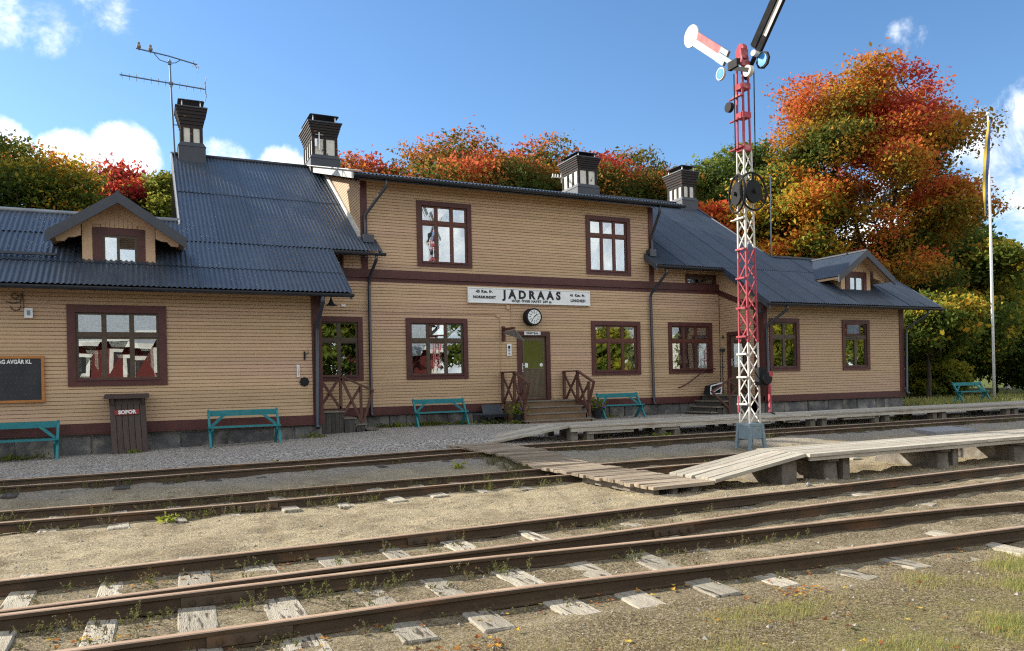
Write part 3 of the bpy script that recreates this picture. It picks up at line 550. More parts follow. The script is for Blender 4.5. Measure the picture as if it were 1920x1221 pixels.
# trim: corner boards, belt courses, skirting
def trim(*a, name='trim_board', mat='trim'): return B(MB().box(*a), name, mat)
trim(3.64, 3.885, YW - 0.035, YW + 0.14, 0.64, 3.9, name='corner_board'); trim(18.03, 18.205, YW - 0.035, YW + 0.05, 0.73, 3.98, name='corner_board'); trim(24.44, 24.66, YW - 0.035, YW + 0.14, 0.73, 3.98, name='corner_board')
trim(5.455, 5.635, YC - 0.035, YC + 0.03, 4.78, 7.25, name='corner_board'); trim(15.135, 15.315, YC - 0.035, YC + 0.03, 4.78, 7.25, name='corner_board')
trim(3.885, 18.04, YC - 0.04, YC + 0.02, 4.60, 4.785, name='belt_course'); trim(3.885, 18.04, YC - 0.075, YC + 0.02, 4.555, 4.597, name='belt_course'); trim(3.885, 18.04, YC - 0.03, YC + 0.02, 4.45, 4.552, name='belt_course')
for x0, x1, yf, za, zb in ((-9, 3.9, YW, 0.615, 0.84), (3.905, 9.62, YC, 0.70, 0.93), (11.9, 18.04, YC, 0.73, 0.945), (18.03, 24.67, YW, 0.73, 0.93)):
    trim(x0, x1, yf - 0.04, yf + 0.02, za + 0.03, zb, name='skirting_board'); trim(x0 - 0.003, x1 + 0.003, yf - 0.055, yf + 0.03, za, za + 0.028, name='drip_board')
trim(18.035, 18.09, 19.43, AD[0], 0.73, 0.93, name='skirting_board')
# foundation stones
for x0, x1, yf, zt in ((-4.2, 3.86, YW, 0.61), (3.9, 18.0, YC, 0.715), (18.1, 24.63, YW, 0.725)):
    fo = B(MB().box(x0, x1, yf + 0.075, yf + 0.4, -0.2, zt), 'foundation', 'mortar'); x = x0
    while x < x1 - 0.1:
        w = min(random.uniform(0.45, 1.05), x1 - x); gb = float(gbase(x + w / 2, yf - 0.3)) - 0.08; j = lambda: random.uniform(-0.018, 0.018); f = yf + 0.02; g = random.uniform(0.012, 0.028)
        if w > 0.15:
            zt2 = zt - random.uniform(0.0, 0.05)
            MB().hexa([(x + g + j(), f + j(), gb), (x + w - g + j(), f + j(), gb), (x + w - g, yf + 0.3, gb), (x + g, yf + 0.3, gb), (x + g + j(), f + j() + 0.01, zt2 + j() * 0.5), (x + w - g + j(), f + j() + 0.01, zt2 + j() * 0.5), (x + w - g, yf + 0.3, zt2), (x + g, yf + 0.3, zt2)]).build('stone', M['stone'], fo, bev=0.012)
        x += w

# door to the waiting room
dr = B(MB().box(DO[0], DO[0] + 0.14, YC - 0.05, YC + 0.1, 1.0, DO[3]).box(DO[1] - 0.14, DO[1], YC - 0.05, YC + 0.1, 1.0, DO[3]).box(DO[0] + 0.14, DO[1] - 0.14, YC - 0.05, YC + 0.1, DO[3] - 0.14, DO[3]).box(DO[0] + 0.14, DO[1] - 0.14, YC - 0.02, YC + 0.1, 0.99, 1.03), 'door', 'trim')
lx0, lx1 = DO[0] + 0.14, DO[1] - 0.14; leaf = MB().box(lx0, lx1, YC + 0.03, YC + 0.07, 1.03, 2.95)
for k in range(17):
    xx = lx0 + 0.09 + k * (lx1 - lx0 - 0.18) / 16; leaf.box(xx - 0.016, xx + 0.016, YC + 0.018, YC + 0.03, 1.10, 1.93)
leaf.box(lx0 + 0.06, lx1 - 0.06, YC + 0.012, YC + 0.03, 1.93, 1.97).box(lx0 + 0.06, lx0 + 0.10, YC + 0.012, YC + 0.03, 1.97, 2.82).box(lx1 - 0.10, lx1 - 0.06, YC + 0.012, YC + 0.03, 1.97, 2.82).box(lx0 + 0.06, lx1 - 0.06, YC + 0.012, YC + 0.03, 2.82, 2.87)
B(leaf, 'door_leaf', 'door', dr); B(MB().box(lx0 + 0.10, lx1 - 0.10, YC + 0.02, YC + 0.028, 1.97, 2.82), 'pane', 'doorglass', dr)
B(MB().box(lx0 + 0.015, lx0 + 0.06, YC + 0.005, YC + 0.03, 1.93, 2.12).tube([(lx0 + 0.04, YC - 0.03, 2.05), (lx0 + 0.14, YC - 0.03, 2.05)], 0.012, 6).disc((lx0 + 0.04, YC, 1.88), (0, 1, 0), 0.02, 0.03, 10), 'handle', 'alu', dr)
B(MB().box(lx0 + 0.13, lx0 + 0.23, YC + 0.012, YC + 0.019, 1.99, 2.13), 'notice', 'white', dr); B(MB().disc((lx1 - 0.16, YC + 0.014, 2.07), (0, 1, 0), 0.055, 0.006, 18), 'sticker', 'clockface', dr)
# door in the return wall
d2 = B(MB().box(18.03, 18.12, AD[0], AD[0] + 0.12, 1.0, AD[3]).box(18.03, 18.12, AD[1] - 0.12, AD[1], 1.0, AD[3]).box(18.03, 18.12, AD[0] + 0.12, AD[1] - 0.12, AD[3] - 0.12, AD[3]), 'door', 'trim')
B(MB().box(18.11, 18.15, AD[0] + 0.12, AD[1] - 0.12, 0.98, AD[3] - 0.12), 'door_leaf', 'door', d2); B(MB().box(18.10, 18.108, AD[0] + 0.22, AD[1] - 0.24, 1.95, 2.85), 'pane', 'glass', d2); B(MB().box(18.098, 18.106, AD[0] + 0.2, AD[1] - 0.28, 1.90, 1.99), 'notice', 'white', d2)
B(MB().box(18.085, 18.11, AD[1] - 0.19, AD[1] - 0.14, 1.95, 2.2), 'handle', 'alu', d2)

# ---- roofs
def corr(a0, a1, b0, b1, pitch=0.105, amp=0.015, mb=None, nrow=1):
    a0, a1, b0, b1 = map(Vector, (a0, a1, b0, b1)); n = max(2, round((a1 - a0).length / pitch)); ks = 6
    nrm = (a1 - a0).cross(b0 - a0).normalized(); nrm = nrm if nrm.z > 0 else -nrm; mb = mb or MB(); b = len(mb.v)
    for r in range(nrow + 1):
        t = r / nrow
        for i in range(n * ks + 1):
            u = i / (n * ks); off = nrm * (amp * math.cos(2 * math.pi * i / ks)); p = (a0.lerp(a1, u)).lerp(b0.lerp(b1, u), t) + off; mb.v.append(tuple(p))
    w = n * ks + 1
    for r in range(nrow):
        for i in range(n * ks): mb.face(b + r * w + i, b + r * w + i + 1, b + (r + 1) * w + i + 1, b + (r + 1) * w + i)
    return mb
SL = 0.664
def zl(y, off=0.0): return 3.80 + SL * (y - 18.35) + off      # left slope
def zr(y, off=0.0): return 3.92 + 0.649 * (y - 18.35) + off   # right slope (slightly higher eaves)
def corrs(a0, a1, b0, b1, w=0.84):
    a0, a1, b0, b1 = map(Vector, (a0, a1, b0, b1)); n = max(1, round((a1 - a0).length / w))
    for k in range(n):
        u0, u1 = k / n, (k + 1) / n; z = Vector((0, 0, random.uniform(-0.004, 0.004))); e = Vector((0, -random.uniform(0, 0.012), 0))
        ov = 0.02 if k < n - 1 else 0
        rf(corr(a0.lerp(a1, u0) + z + e, a0.lerp(a1, u1) + z + e + Vector((ov, 0, 0)), b0.lerp(b1, u0) + z, b0.lerp(b1, u1) + z + Vector((ov, 0, 0))))
def rf(mb, name='roof_sheet', mat='roof'): return B(mb, name, mat, smooth=True)
corrs((-9, 18.33, zl(18.33)), (4.47, 18.33, zl(18.33)), (-9, 19.25, zl(19.25)), (4.47, 19.25, zl(19.25)))
corrs((-9, 19.20, zl(19.20, 0.012)), (4.47, 19.20, zl(19.20, 0.012)), (-9, 20.47, zl(20.47, 0.004)), (4.47, 20.47, zl(20.47, 0.004)))
corrs((-9, 20.45, zl(20.45, 0.014)), (0.84, 20.45, zl(20.45, 0.014)), (-9, 21.47, zl(21.47)), (0.84, 21.47, zl(21.47)))
corrs((0.84, 20.42, zl(20.42, 0.016)), (5.44, 20.42, zl(20.42, 0.016)), (0.84, 23.3, zl(23.3)), (5.44, 23.3, zl(23.3)))
corrs((0.84, 23.25, zl(23.25, 0.014)), (5.44, 23.25, zl(23.25, 0.014)), (0.84, 26.0, 8.86), (5.44, 26.0, 8.86))
corrs((5.44, 20.42, zl(20.42, 0.016)), (5.84, 20.42, zl(20.42, 0.016)), (5.44, 21.07, zl(21.07, 0.016)), (5.84, 21.07, zl(21.07, 0.016)))
corrs((17.70, 18.33, zr(18.33)), (25.85, 18.33, zr(18.33)), (17.70, 20.45, zr(20.45)), (25.85, 20.45, zr(20.45)))
corrs((20.86, 20.42, zr(20.42, 0.012)), (25.85, 20.42, zr(20.42, 0.012)), (20.86, 21.47, zr(21.47)), (25.85, 21.47, zr(21.47)))
corrs((15.32, 20.42, zr(20.42, 0.012)), (20.86, 20.42, zr(20.42, 0.012)), (15.32, 26.0, 8.86), (20.86, 26.0, 8.86))
corrs((14.95, 20.42, zr(20.42, 0.012)), (15.32, 20.42, zr(20.42, 0.012)), (14.95, 21.07, zr(21.07, 0.012)), (15.32, 21.07, zr(21.07, 0.012)))
corrs((5.10, 20.40, 7.275), (16.06, 20.40, 7.275), (5.10, 26.0, 8.88), (16.06, 26.0, 8.88))
# rear slopes
mb = MB(); mb.add([(0.84, 26, 8.84), (20.86, 26, 8.84), (20.86, 33.6, 3.75), (0.84, 33.6, 3.75)], [(0, 1, 2, 3)]); mb.add([(-9, 21.47, zl(21.47)), (0.9, 21.47, zl(21.47)), (0.9, 24.6, 3.7), (-9, 24.6, 3.7)], [(0, 1, 2, 3)]); mb.add([(20.8, 21.47, zr(21.47)), (25.85, 21.47, zr(21.47)), (25.85, 24.6, 3.8), (20.8, 24.6, 3.8)], [(0, 1, 2, 3)]); B(mb, 'roof_sheet', 'roof')
# ridge caps
for a, b in (((-9, 21.47, zl(21.47) + 0.02), (0.86, 21.47, zl(21.47) + 0.02)), ((0.8, 26, 8.89), (5.0, 26, 8.89)), ((16.1, 26, 8.89), (20.9, 26, 8.89)), ((20.88, 21.47, zr(21.47) + 0.02), (25.9, 21.47, zr(21.47) + 0.02))): B(MB().tube([a, b], 0.055, 8), 'ridge_cap', 'ridge' if a[0] < 0.5 else 'flash', smooth=True)
# soffits and fascias
def slab(pts, t, name, mat):  # pts: 4 corner (x,y,z) of the underside plane, thickness t upwards
    B(MB().hexa([*pts, *[(x, y, z + t) for x, y, z in pts]]), name, mat)
slab([(-9, 18.40, zl(18.40, -0.11)), (4.42, 18.40, zl(18.40, -0.11)), (4.42, 20.4, zl(20.4, -0.11)), (-9, 20.4, zl(20.4, -0.11))], 0.07, 'roof_boarding', 'trim')
slab([(0.9, 20.5, zl(20.5, -0.11)), (5.40, 20.5, zl(20.5, -0.11)), (5.40, 25.9, 8.70), (0.9, 25.9, 8.70)], 0.07, 'roof_boarding', 'trim')
slab([(17.76, 18.40, zr(18.40, -0.11)), (25.8, 18.40, zr(18.40, -0.11)), (25.8, 21.3, zr(21.3, -0.11)), (17.76, 21.3, zr(21.3, -0.11))], 0.07, 'roof_boarding', 'trim')
slab([(15.34, 20.5, zr(20.5, -0.11)), (20.8, 20.5, zr(20.5, -0.11)), (20.8, 25.9, 8.70), (15.34, 25.9, 8.70)], 0.07, 'roof_boarding', 'trim')
slab([(5.16, 20.46, 7.19), (16.0, 20.46, 7.19), (16.0, 25.9, 8.74), (5.16, 25.9, 8.74)], 0.06, 'roof_boarding', 'siding')
def verge(x, pts, mat='roof', w=0.05, h=0.20, name='barge_board'):
    for (y0, z0), (y1, z1) in zip(pts, pts[1:]): B(MB().hexa([(x, y0, z0 - h), (x + w, y0, z0 - h), (x + w, y1, z1 - h), (x, y1, z1 - h), (x, y0, z0), (x + w, y0, z0), (x + w, y1, z1), (x, y1, z1)]), name, mat)
verge(4.45, [(18.32, zl(18.32, 0.03)), (20.36, zl(20.36, 0.03))]); verge(5.40, [(20.44, zl(20.44, 0.03)), (20.45, zl(20.45, 0.03))])
verge(5.82, [(20.40, zl(20.40, 0.03)), (21.06, zl(21.06, 0.03))], h=0.14); verge(14.92, [(20.40, zr(20.40, 0.03)), (21.06, zr(21.06, 0.03))], h=0.20)
verge(17.66, [(18.30, zr(18.30, 0.03)), (20.36, zr(20.36, 0.03))], h=0.24); verge(25.83, [(18.32, zr(18.32, 0.03)), (21.47, zr(21.47, 0.03))]); verge(20.84, [(21.4, zr(21.4, 0.03)), (26, 8.92)])
verge(0.80, [(21.3, zl(21.3, 0.05)), (26.0, 8.92)], h=0.26, mat='white_sheet', w=0.04); verge(5.05, [(20.38, 7.31), (26.0, 8.92)], h=0.20, mat='white_sheet', w=0.06)
B(MB().hexa([(4.95, 20.30, 7.30), (5.30, 20.30, 7.30), (5.30, 26.0, 8.925), (4.95, 26.0, 8.925), (4.95, 20.30, 7.325), (5.30, 20.30, 7.325), (5.30, 26.0, 8.95), (4.95, 26.0, 8.95)]), 'verge_cap', 'white_sheet')
# gutters: half-round trough along each eave with joint collars
def gutter(x0, x1, y, z, r=0.075):
    poly = [(y + r * math.cos(a), z - r * math.sin(a)) for a in [math.pi * k / 8 for k in range(9)]] + [(y - r + 0.012, z), (y + r - 0.012, z)][::1]
    mb = MB().prism([(y + r * math.cos(math.pi * k / 8), z - r * math.sin(math.pi * k / 8)) for k in range(9)], 'x', x0, x1)
    x = x0 + 0.6
    while x < x1: mb.prism([(y + (r + 0.006) * math.cos(math.pi * k / 8), z - (r + 0.006) * math.sin(math.pi * k / 8)) for k in range(9)], 'x', x, x + 0.05); x += 1.9
    B(mb, 'gutter', 'gutter')
gutter(-9, 4.53, 18.30, zl(18.33, -0.045)); gutter(17.62, 25.95, 18.30, zr(18.33, -0.045)); gutter(4.50, 5.95, 20.38, zl(20.42, -0.045)); gutter(14.95, 17.68, 20.38, zr(20.42, -0.045)); gutter(5.12, 16.1, 20.36, 7.23)
for a in ((-8.9, 4.42, 18.40, zl(18.4) - 0.16), (17.8, 25.8, 18.40, zr(18.4) - 0.16), (4.5, 5.4, 20.48, zl(20.48) - 0.16), (15.3, 17.7, 20.48, zr(20.48) - 0.16), (5.16, 16.0, 20.45, 7.13)): trim(a[0], a[1], a[2], a[2] + 0.025, a[3], a[3] + 0.13, name='fascia_board', mat='gutter')
def downpipe(pts, r=0.045): B(MB().tube(pts, r, 10), 'downpipe', 'gutter', smooth=True)
downpipe([(3.79, 18.32, 3.72), (3.79, 18.34, 3.52), (3.76, 18.88, 3.06), (3.76, 18.90, 2.9), (3.71, 18.90, 0.62), (3.71, 18.80, 0.55)], 0.055)
downpipe([(6.01, 20.38, 7.2), (6.01, 20.40, 6.98), (5.56, 20.98, 6.28), (5.55, 21.0, 6.1), (5.56, 21.0, 5.74), (5.56, 20.9, 5.66)])
downpipe([(5.69, 20.38, 5.06), (5.69, 20.42, 4.95), (5.64, 20.99, 4.52), (5.63, 21.0, 4.3), (5.62, 21.0, 0.78), (5.62, 20.9, 0.70)])
downpipe([(15.12, 20.38, 7.2), (15.12, 20.42, 6.95), (15.21, 20.97, 6.35), (15.2, 21.0, 6.1), (15.2, 21.0, 5.80), (15.2, 20.9, 5.70)])
downpipe([(15.33, 20.38, 5.1), (15.33, 20.42, 4.98), (15.12, 20.99, 4.36), (15.11, 21.0, 4.2), (15.15, 21.0, 0.80), (15.15, 20.9, 0.72)])
downpipe([(18.45, 18.32, 3.84), (18.45, 18.36, 3.66), (18.12, 18.88, 3.22), (18.11, 18.90, 3.0), (18.15, 18.90, 0.76), (18.15, 18.80, 0.68)])
downpipe([(25.15, 18.32, 3.84), (25.15, 18.36, 3.66), (24.72, 18.88, 3.2), (24.70, 18.90, 3.0), (24.66, 18.90, 0.90), (24.66, 18.80, 0.82)])
B(MB().box(5.46, 5.76, 20.84, 21.06, 5.5, 5.72), 'hopper', 'gutter'); B(MB().box(15.02, 15.26, 20.84, 21.06, 5.6, 5.84), 'hopper', 'gutter')
# snow rail low on the left roof
B(MB().bar((-9, 19.3, zl(19.3) + 0.10), (-1.72, 19.3, zl(19.3) + 0.10), 0.10, 0.05).bar((-2.2, 19.3, zl(19.3)), (-2.2, 19.3, zl(19.3) + 0.1), 0.03, 0.03).bar((-3.4, 19.3, zl(19.3)), (-3.4, 19.3, zl(19.3) + 0.1), 0.03, 0.03), 'snow_rail', 'flash')

# ---- dormers (part with its own pieces)
def dormer(c, zf):
    y0, yf = 19.35, 18.85; zb = zf(y0) - 0.12
    d = B(MB().prism([(c - 0.72, zb), (c + 0.72, zb), (c + 0.72, 5.32), (c, 5.80), (c - 0.72, 5.32)], 'y', y0, y0 + 0.08).prism([(y0 + 0.08, zb), (21.2, 5.32), (y0 + 0.08, 5.32)], 'x', c - 0.72, c - 0.64).prism([(y0 + 0.08, zb), (21.2, 5.32), (y0 + 0.08, 5.32)], 'x', c + 0.64, c + 0.72), 'dormer', 'siding')
    B(MB().box(c - 0.73, c - 0.53, y0 - 0.03, y0, zb, 5.25).box(c + 0.53, c + 0.73, y0 - 0.03, y0, zb, 5.25).prism([(c - 0.73, 5.25), (c + 0.73, 5.25), (c + 0.73, 5.33), (c, 5.81), (c - 0.73, 5.33)], 'y', y0 - 0.026, y0 - 0.001), 'corner_board', 'siding', d)
    mb = MB()
    for k in range(8):
        xx = c - 0.36 + k * 0.09; h = 0.30 * (1 - abs(xx + 0.045 - c) / 0.42)
        if h > 0.02: mb.box(xx + 0.005, xx + 0.085, y0 - 0.040, y0 - 0.027, 5.19, 5.19 + h)
    B(mb, 'gable_boarding', 'siding', d)
    B(MB().box(c - 0.52, c - 0.33, y0 - 0.05, y0, zb + 0.02, 5.18).box(c + 0.36, c + 0.52, y0 - 0.05, y0, zb + 0.02, 5.18).box(c - 0.33, c + 0.36, y0 - 0.05, y0, 5.02, 5.18), 'casing', 'trim', d)
    B(MB().box(c - 0.33, c - 0.28, y0 - 0.035, y0, zb + 0.03, 5.02).box(c + 0.31, c + 0.36, y0 - 0.035, y0, zb + 0.03, 5.02).box(c - 0.05, c + 0.01, y0 - 0.035, y0, zb + 0.09, 4.97).box(c - 0.28, c + 0.31, y0 - 0.035, y0, zb + 0.03, zb + 0.09).box(c - 0.28, c + 0.31, y0 - 0.035, y0, 4.97, 5.02), 'sash', 'sash', d)
    B(MB().box(c - 0.28, c - 0.05, y0 - 0.02, y0 - 0.014, zb + 0.09, 4.97), 'pane', 'glass', d); B(MB().box(c + 0.01, c + 0.31, y0 - 0.02, y0 - 0.014, zb + 0.09, 4.72 if c < 5 else 4.97), 'pane', 'glass', d)
    if c < 5:
        mb = MB().box(c + 0.01, c + 0.31, y0 - 0.032, y0 - 0.002, 4.72, 4.76)
        for k in range(5): mb.hexa([(c + 0.01, y0 - 0.03, 4.765 + k * 0.04), (c + 0.31, y0 - 0.03, 4.765 + k * 0.04), (c + 0.31, y0 - 0.02, 4.765 + k * 0.04), (c + 0.01, y0 - 0.02, 4.765 + k * 0.04), (c + 0.01, y0 - 0.012, 4.80 + k * 0.04), (c + 0.31, y0 - 0.012, 4.80 + k * 0.04), (c + 0.31, y0 - 0.002, 4.80 + k * 0.04), (c + 0.01, y0 - 0.002, 4.80 + k * 0.04)])
        B(mb, 'louvre', 'sash', d)
    ze = 4.93; zr_ = 5.86
    for s in (-1, 1):
        B(corr((c + s * 1.36, yf - 0.02, ze), (c + s * 1.36, 21.5, ze), (c, yf - 0.02, zr_), (c, 21.5, zr_), 0.09, 0.010), 'roof_sheet', 'roof', d, smooth=True)
        sl = (zr_ - ze) / 1.36
        B(MB().hexa([(c, yf - 0.04, zr_ - 0.21), (c + s * 1.38, yf - 0.04, ze - 0.22), (c + s * 1.38, yf, ze - 0.22), (c, yf, zr_ - 0.21), (c, yf - 0.04, zr_ + 0.035), (c + s * 1.38, yf - 0.04, ze + 0.03), (c + s * 1.38, yf, ze + 0.03), (c, yf, zr_ + 0.035)]), 'barge_board', 'flash', d)
        B(MB().hexa([(c, yf, zr_ - 0.12), (c + s * 1.33, yf, ze - 0.10), (c + s * 1.33, 20.0, ze - 0.10), (c, 20.0, zr_ - 0.12), (c, yf, zr_ - 0.05), (c + s * 1.33, yf, ze - 0.03), (c + s * 1.33, 20.0, ze - 0.03), (c, 20.0, zr_ - 0.05)]), 'soffit', 'siding', d)
        pr = [(0.74, 4.98), (0.74, 5.26), (1.24, 4.92), (1.20, 4.82), (1.06, 4.83), (0.98, 4.92), (0.86, 4.93)]
        B(MB().prism([(c + s * p, q - 0.02) for p, q in pr], 'y', y0 - 0.22, y0 - 0.14), 'bracket', 'siding', d)
    B(MB().tube([(c, yf - 0.03, zr_ + 0.02), (c, 21.4, zr_ + 0.02)], 0.04, 6), 'ridge_cap', 'flash', d)
dormer(-0.5, zl); dormer(22.70, zr)

# ---- chimneys
def chimney(x0, x1, y0, y1, zb, zf, zc, zt, nf, nl, plate):
    g = 0.07
    c = B(MB().box(x0 + 0.03, x1 - 0.03, y0 + 0.03, y1 - 0.03, zb, zc), 'chimney', 'plaster')
    mb = MB().box(x0 - g, x1 + g, y0 - g, y1 + g, zb - 0.9, zf).hexa([(x0 - g, y0 - g, zf), (x1 + g, y0 - g, zf), (x1 + g, y1 + g, zf), (x0 - g, y1 + g, zf), (x0 - 0.01, y0 - 0.01, zf + 0.12), (x1 + 0.01, y0 - 0.01, zf + 0.12), (x1 + 0.01, y1 + 0.01, zf + 0.12), (x0 - 0.01, y1 + 0.01, zf + 0.12)]).box(x0 - g - 0.015, x1 + g + 0.015, y0 - g - 0.015, y1 + g + 0.015, zf - 0.02, zf)
    B(mb, 'flashing', 'flash', c)
    fr = MB(); p = 0.09; z1 = zc - 0.02; z0 = zf + 0.10
    for k in range(nf + 1):
        a = x0 + (x1 - x0 - p) * k / nf; fr.box(a, a + p, y0, y0 + 0.05, z0, z1)
    for k in range(1, nl + 1):
        a = y0 + (y1 - y0 - p) * k / nl; fr.box(x0, x0 + 0.05, a, a + p, z0, z1)
    fr.box(x0, x0 + 0.05, y0 + 0.05, y0 + p, z0, z1); fr.box(x0 + 0.004, x1 - 0.004, y0 + 0.004, y1 - 0.004, zc - 0.10, zc); fr.box(x1 - 0.05, x1, y0 + 0.05, y1, z0, z1); fr.box(x0 + 0.05, x1 - 0.05, y1 - 0.05, y1, z0, z1)
    B(fr, 'brick_pilaster', 'brick', c)
    st = 5; h = (zt - zc) / st
    for k in range(st):
        e = 0.018 + 0.024 * k; B(MB().box(x0 - e, x1 + e, y0 - e, y1 + e, zc + k * h + 0.004, zc + (k + 1) * h - 0.004), 'corbel_course', 'brick', c)
    e = 0.145; B(MB().box(x0 - e, x1 + e, y0 - e, y1 + e, zt - 0.004, zt + 0.035), 'cap_plate', 'flash', c)
    if plate:
        for a in (x0 + 0.04, x1 - 0.07):
            for b in (y0 + 0.04, y1 - 0.07): B(MB().box(a, a + 0.03, b, b + 0.03, zt + 0.03, zt + plate), 'cap_leg', 'alu', c)
        e = 0.06; B(MB().hexa([(x0 - e, y0 - e, zt + plate), (x1 + e, y0 - e, zt + plate), (x1 + e, y1 + e, zt + plate), (x0 - e, y1 + e, zt + plate), (x0 - e + 0.05, y0 - e + 0.05, zt + plate + 0.03), (x1 + e - 0.05, y0 - e + 0.05, zt + plate + 0.03), (x1 + e - 0.05, y1 + e - 0.05, zt + plate + 0.03), (x0 - e + 0.05, y1 + e - 0.05, zt + plate + 0.03)]), 'rain_hood', 'flash', c)
    return c
chimney(1.08, 1.72, 25.6, 26.35, 8.4, 9.05, 9.72, 10.22, 2, 2, 0.24)
chimney(5.06, 5.90, 25.6, 27.1, 8.6, 9.10, 9.85, 10.26, 2, 4, 0.26)
chimney(15.16, 16.01, 25.6, 26.85, 8.6, 9.05, 9.80, 10.18, 2, 3, 0.20)
chimney(20.12, 20.80, 25.6, 26.6, 8.4, 8.95, 9.62, 10.12, 2, 3, 0.24)
# ------------------------------------------------------------------ railway tracks
def interp(pl, x):
    for (x0, y0), (x1, y1) in zip(pl, pl[1:]):
        if x <= x1: return y0 + (y1 - y0) * (x - x0) / (x1 - x0)
    return pl[-1][1]
def smooth_line(pl, x0, x1, s=0.5):
    xs = np.arange(x0, x1 + 1e-6, s); ys = np.array([interp(pl, x) for x in xs]); k = np.array([1, 2, 3, 2, 1]) / 9.0
    yp = np.pad(ys, 2, mode='edge'); yp[0:2] = ys[0] - (ys[1] - ys[0]) * np.array([2, 1]); yp[-2:] = ys[-1] + (ys[-1] - ys[-2]) * np.array([1, 2]); ys = np.convolve(yp, k, 'valid'); return list(zip(xs, ys))
def rail(pl, x0, x1, ztop, parent, joint=None):
    pts = smooth_line(pl, x0, x1); h = 0.115; w = 0.029
    prof = [(-0.048, -h), (0.048, -h), (0.048, -h + 0.010), (0.010, -h + 0.022), (0.009, -0.040), (w, -0.030), (w, -0.006), (w - 0.007, 0), (-w + 0.007, 0), (-w, -0.006), (-w, -0.030), (-0.009, -0.040), (-0.010, -h + 0.022), (-0.048, -h + 0.010)]
    mb = MB(); n = len(prof)
    for i, (x, y) in enumerate(pts):
        a = pts[max(i - 1, 0)]; b = pts[min(i + 1, len(pts) - 1)]; d = Vector((b[0] - a[0], b[1] - a[1], 0)).normalized(); nn = Vector((-d.y, d.x, 0))
        jz = 0.004 * math.sin(x * 1.3 + y) 
        for p, q in prof: mb.v.append((x + nn.x * p, y + nn.y * p, ztop + q + jz))
    for i in range(len(pts) - 1):
        for k in range(n):
            mb.cur = 1 if k in (6, 7, 8) else 0
            mb.face(i * n + k, i * n + (k + 1) % n, (i + 1) * n + (k + 1) % n, (i + 1) * n + k)
    mb.cur = 0
    r = mb.build('rail', [M['rail'], M['railtop']], parent)
    for jx in joint or []:   # fishplates with bolts on the camera side
        jy = interp(pl, jx); s = (interp(pl, jx + 0.3) - interp(pl, jx - 0.3)) / 0.6
        P = lambda dx, dy, z: (jx + dx - s * dy, jy + s * dx + dy, z)
        fp = MB().hexa([P(-0.24, -0.040, ztop - 0.098), P(0.24, -0.040, ztop - 0.098), P(0.24, -0.010, ztop - 0.098), P(-0.24, -0.010, ztop - 0.098), P(-0.24, -0.026, ztop - 0.034), P(0.24, -0.026, ztop - 0.034), P(0.24, -0.010, ztop - 0.034), P(-0.24, -0.010, ztop - 0.034)])
        for dx in (-0.17, -0.06, 0.06, 0.17): fp.disc(P(dx, -0.042, ztop - 0.068), (0, 1, 0), 0.017, 0.024, 6)
        fp.build('fishplate', M['rail'], r)
    return r
def sleeper(x, yc, half, ang, parent, mat, zt, w=0.22, name='sleeper'):
    j = lambda s=0.012: random.uniform(-s, s); w *= random.uniform(0.85, 1.15); c, s_ = math.cos(ang), math.sin(ang)
    def P(dx, dy, z): return (x + c * dx - s_ * dy, yc + s_ * dx + c * dy, z)
    t = j(0.006)
    MB().hexa([P(-w / 2 + j(), -half + j(0.05), zt - 0.16), P(w / 2 + j(), -half + j(0.05), zt - 0.16), P(w / 2, half + j(0.05), zt - 0.16), P(-w / 2, half, zt - 0.16), P(-w / 2 + j(), -half + j(0.05), zt + t), P(w / 2 + j(), -half + j(0.05), zt - t), P(w / 2 + j(), half + j(0.05), zt - t), P(-w / 2 + j(), half + j(0.05), zt + t)]).build(name, M[mat], parent, bev=0.010)
NA = [(-6, 6.36), (-1, 6.38), (1.5, 6.42), (3.3, 6.49), (5.4, 6.56), (8.2, 6.66), (12, 6.72), (45, 7.3)]
NB = [(-6, 5.34), (-0.5, 5.30), (1.0, 5.24), (2.2, 5.20), (3.5, 5.07), (7.1, 4.77), (14, 4.0), (24, 2.6)]
SLN = [(-8, 10.42), (0, 10.42), (2.5, 10.47), (4, 10.60), (10, 10.65), (45, 10.8)]
FLN = [(-8, 13.08), (0, 13.10), (3, 13.40), (5, 13.70), (12, 13.78), (50, 14.0)]
def sh(pl, d): return [(x, y + d) for x, y in pl]
tN1 = thing('railway_track', 'rusty narrow gauge track second from the bottom edge, nearest the low boardwalk', 'railway track', (2, 6.45, 0), 'station tracks')
tN2 = thing('railway_track', 'nearest rusty narrow gauge track with pale weathered sleepers at the bottom of the picture', 'railway track', (2, 5.2, 0), 'station tracks')
tS = thing('railway_track', 'rusty narrow gauge track passing under the near end of the plank crossing', 'railway track', (2, 10.5, 0), 'station tracks')
tF = thing('railway_track', 'rusty narrow gauge track closest to the station, beside its gravel platform', 'railway track', (2, 13.4, 0), 'station tracks')
rail(sh(NA, 0.48), -6, 45, 0.12, tN1, [2.4]); rail(sh(NA, -0.48), -6, 45, 0.12, tN1, [0.36, 4.55])
rail(sh(NB, 0.48), -6, 24, 0.122, tN2, [0.42]); rail(sh(NB, -0.48), -6, 24, 0.118, tN2, [0.52])
rail(sh(SLN, 0.49), -8, 45, 0.12, tS); rail(sh(SLN, -0.49), -8, 45, 0.12, tS, [1.2])
rail(sh(FLN, 0.50), -8, 50, 0.25, tF); rail(sh(FLN, -0.50), -8, 50, 0.25, tF)
x = -2.6
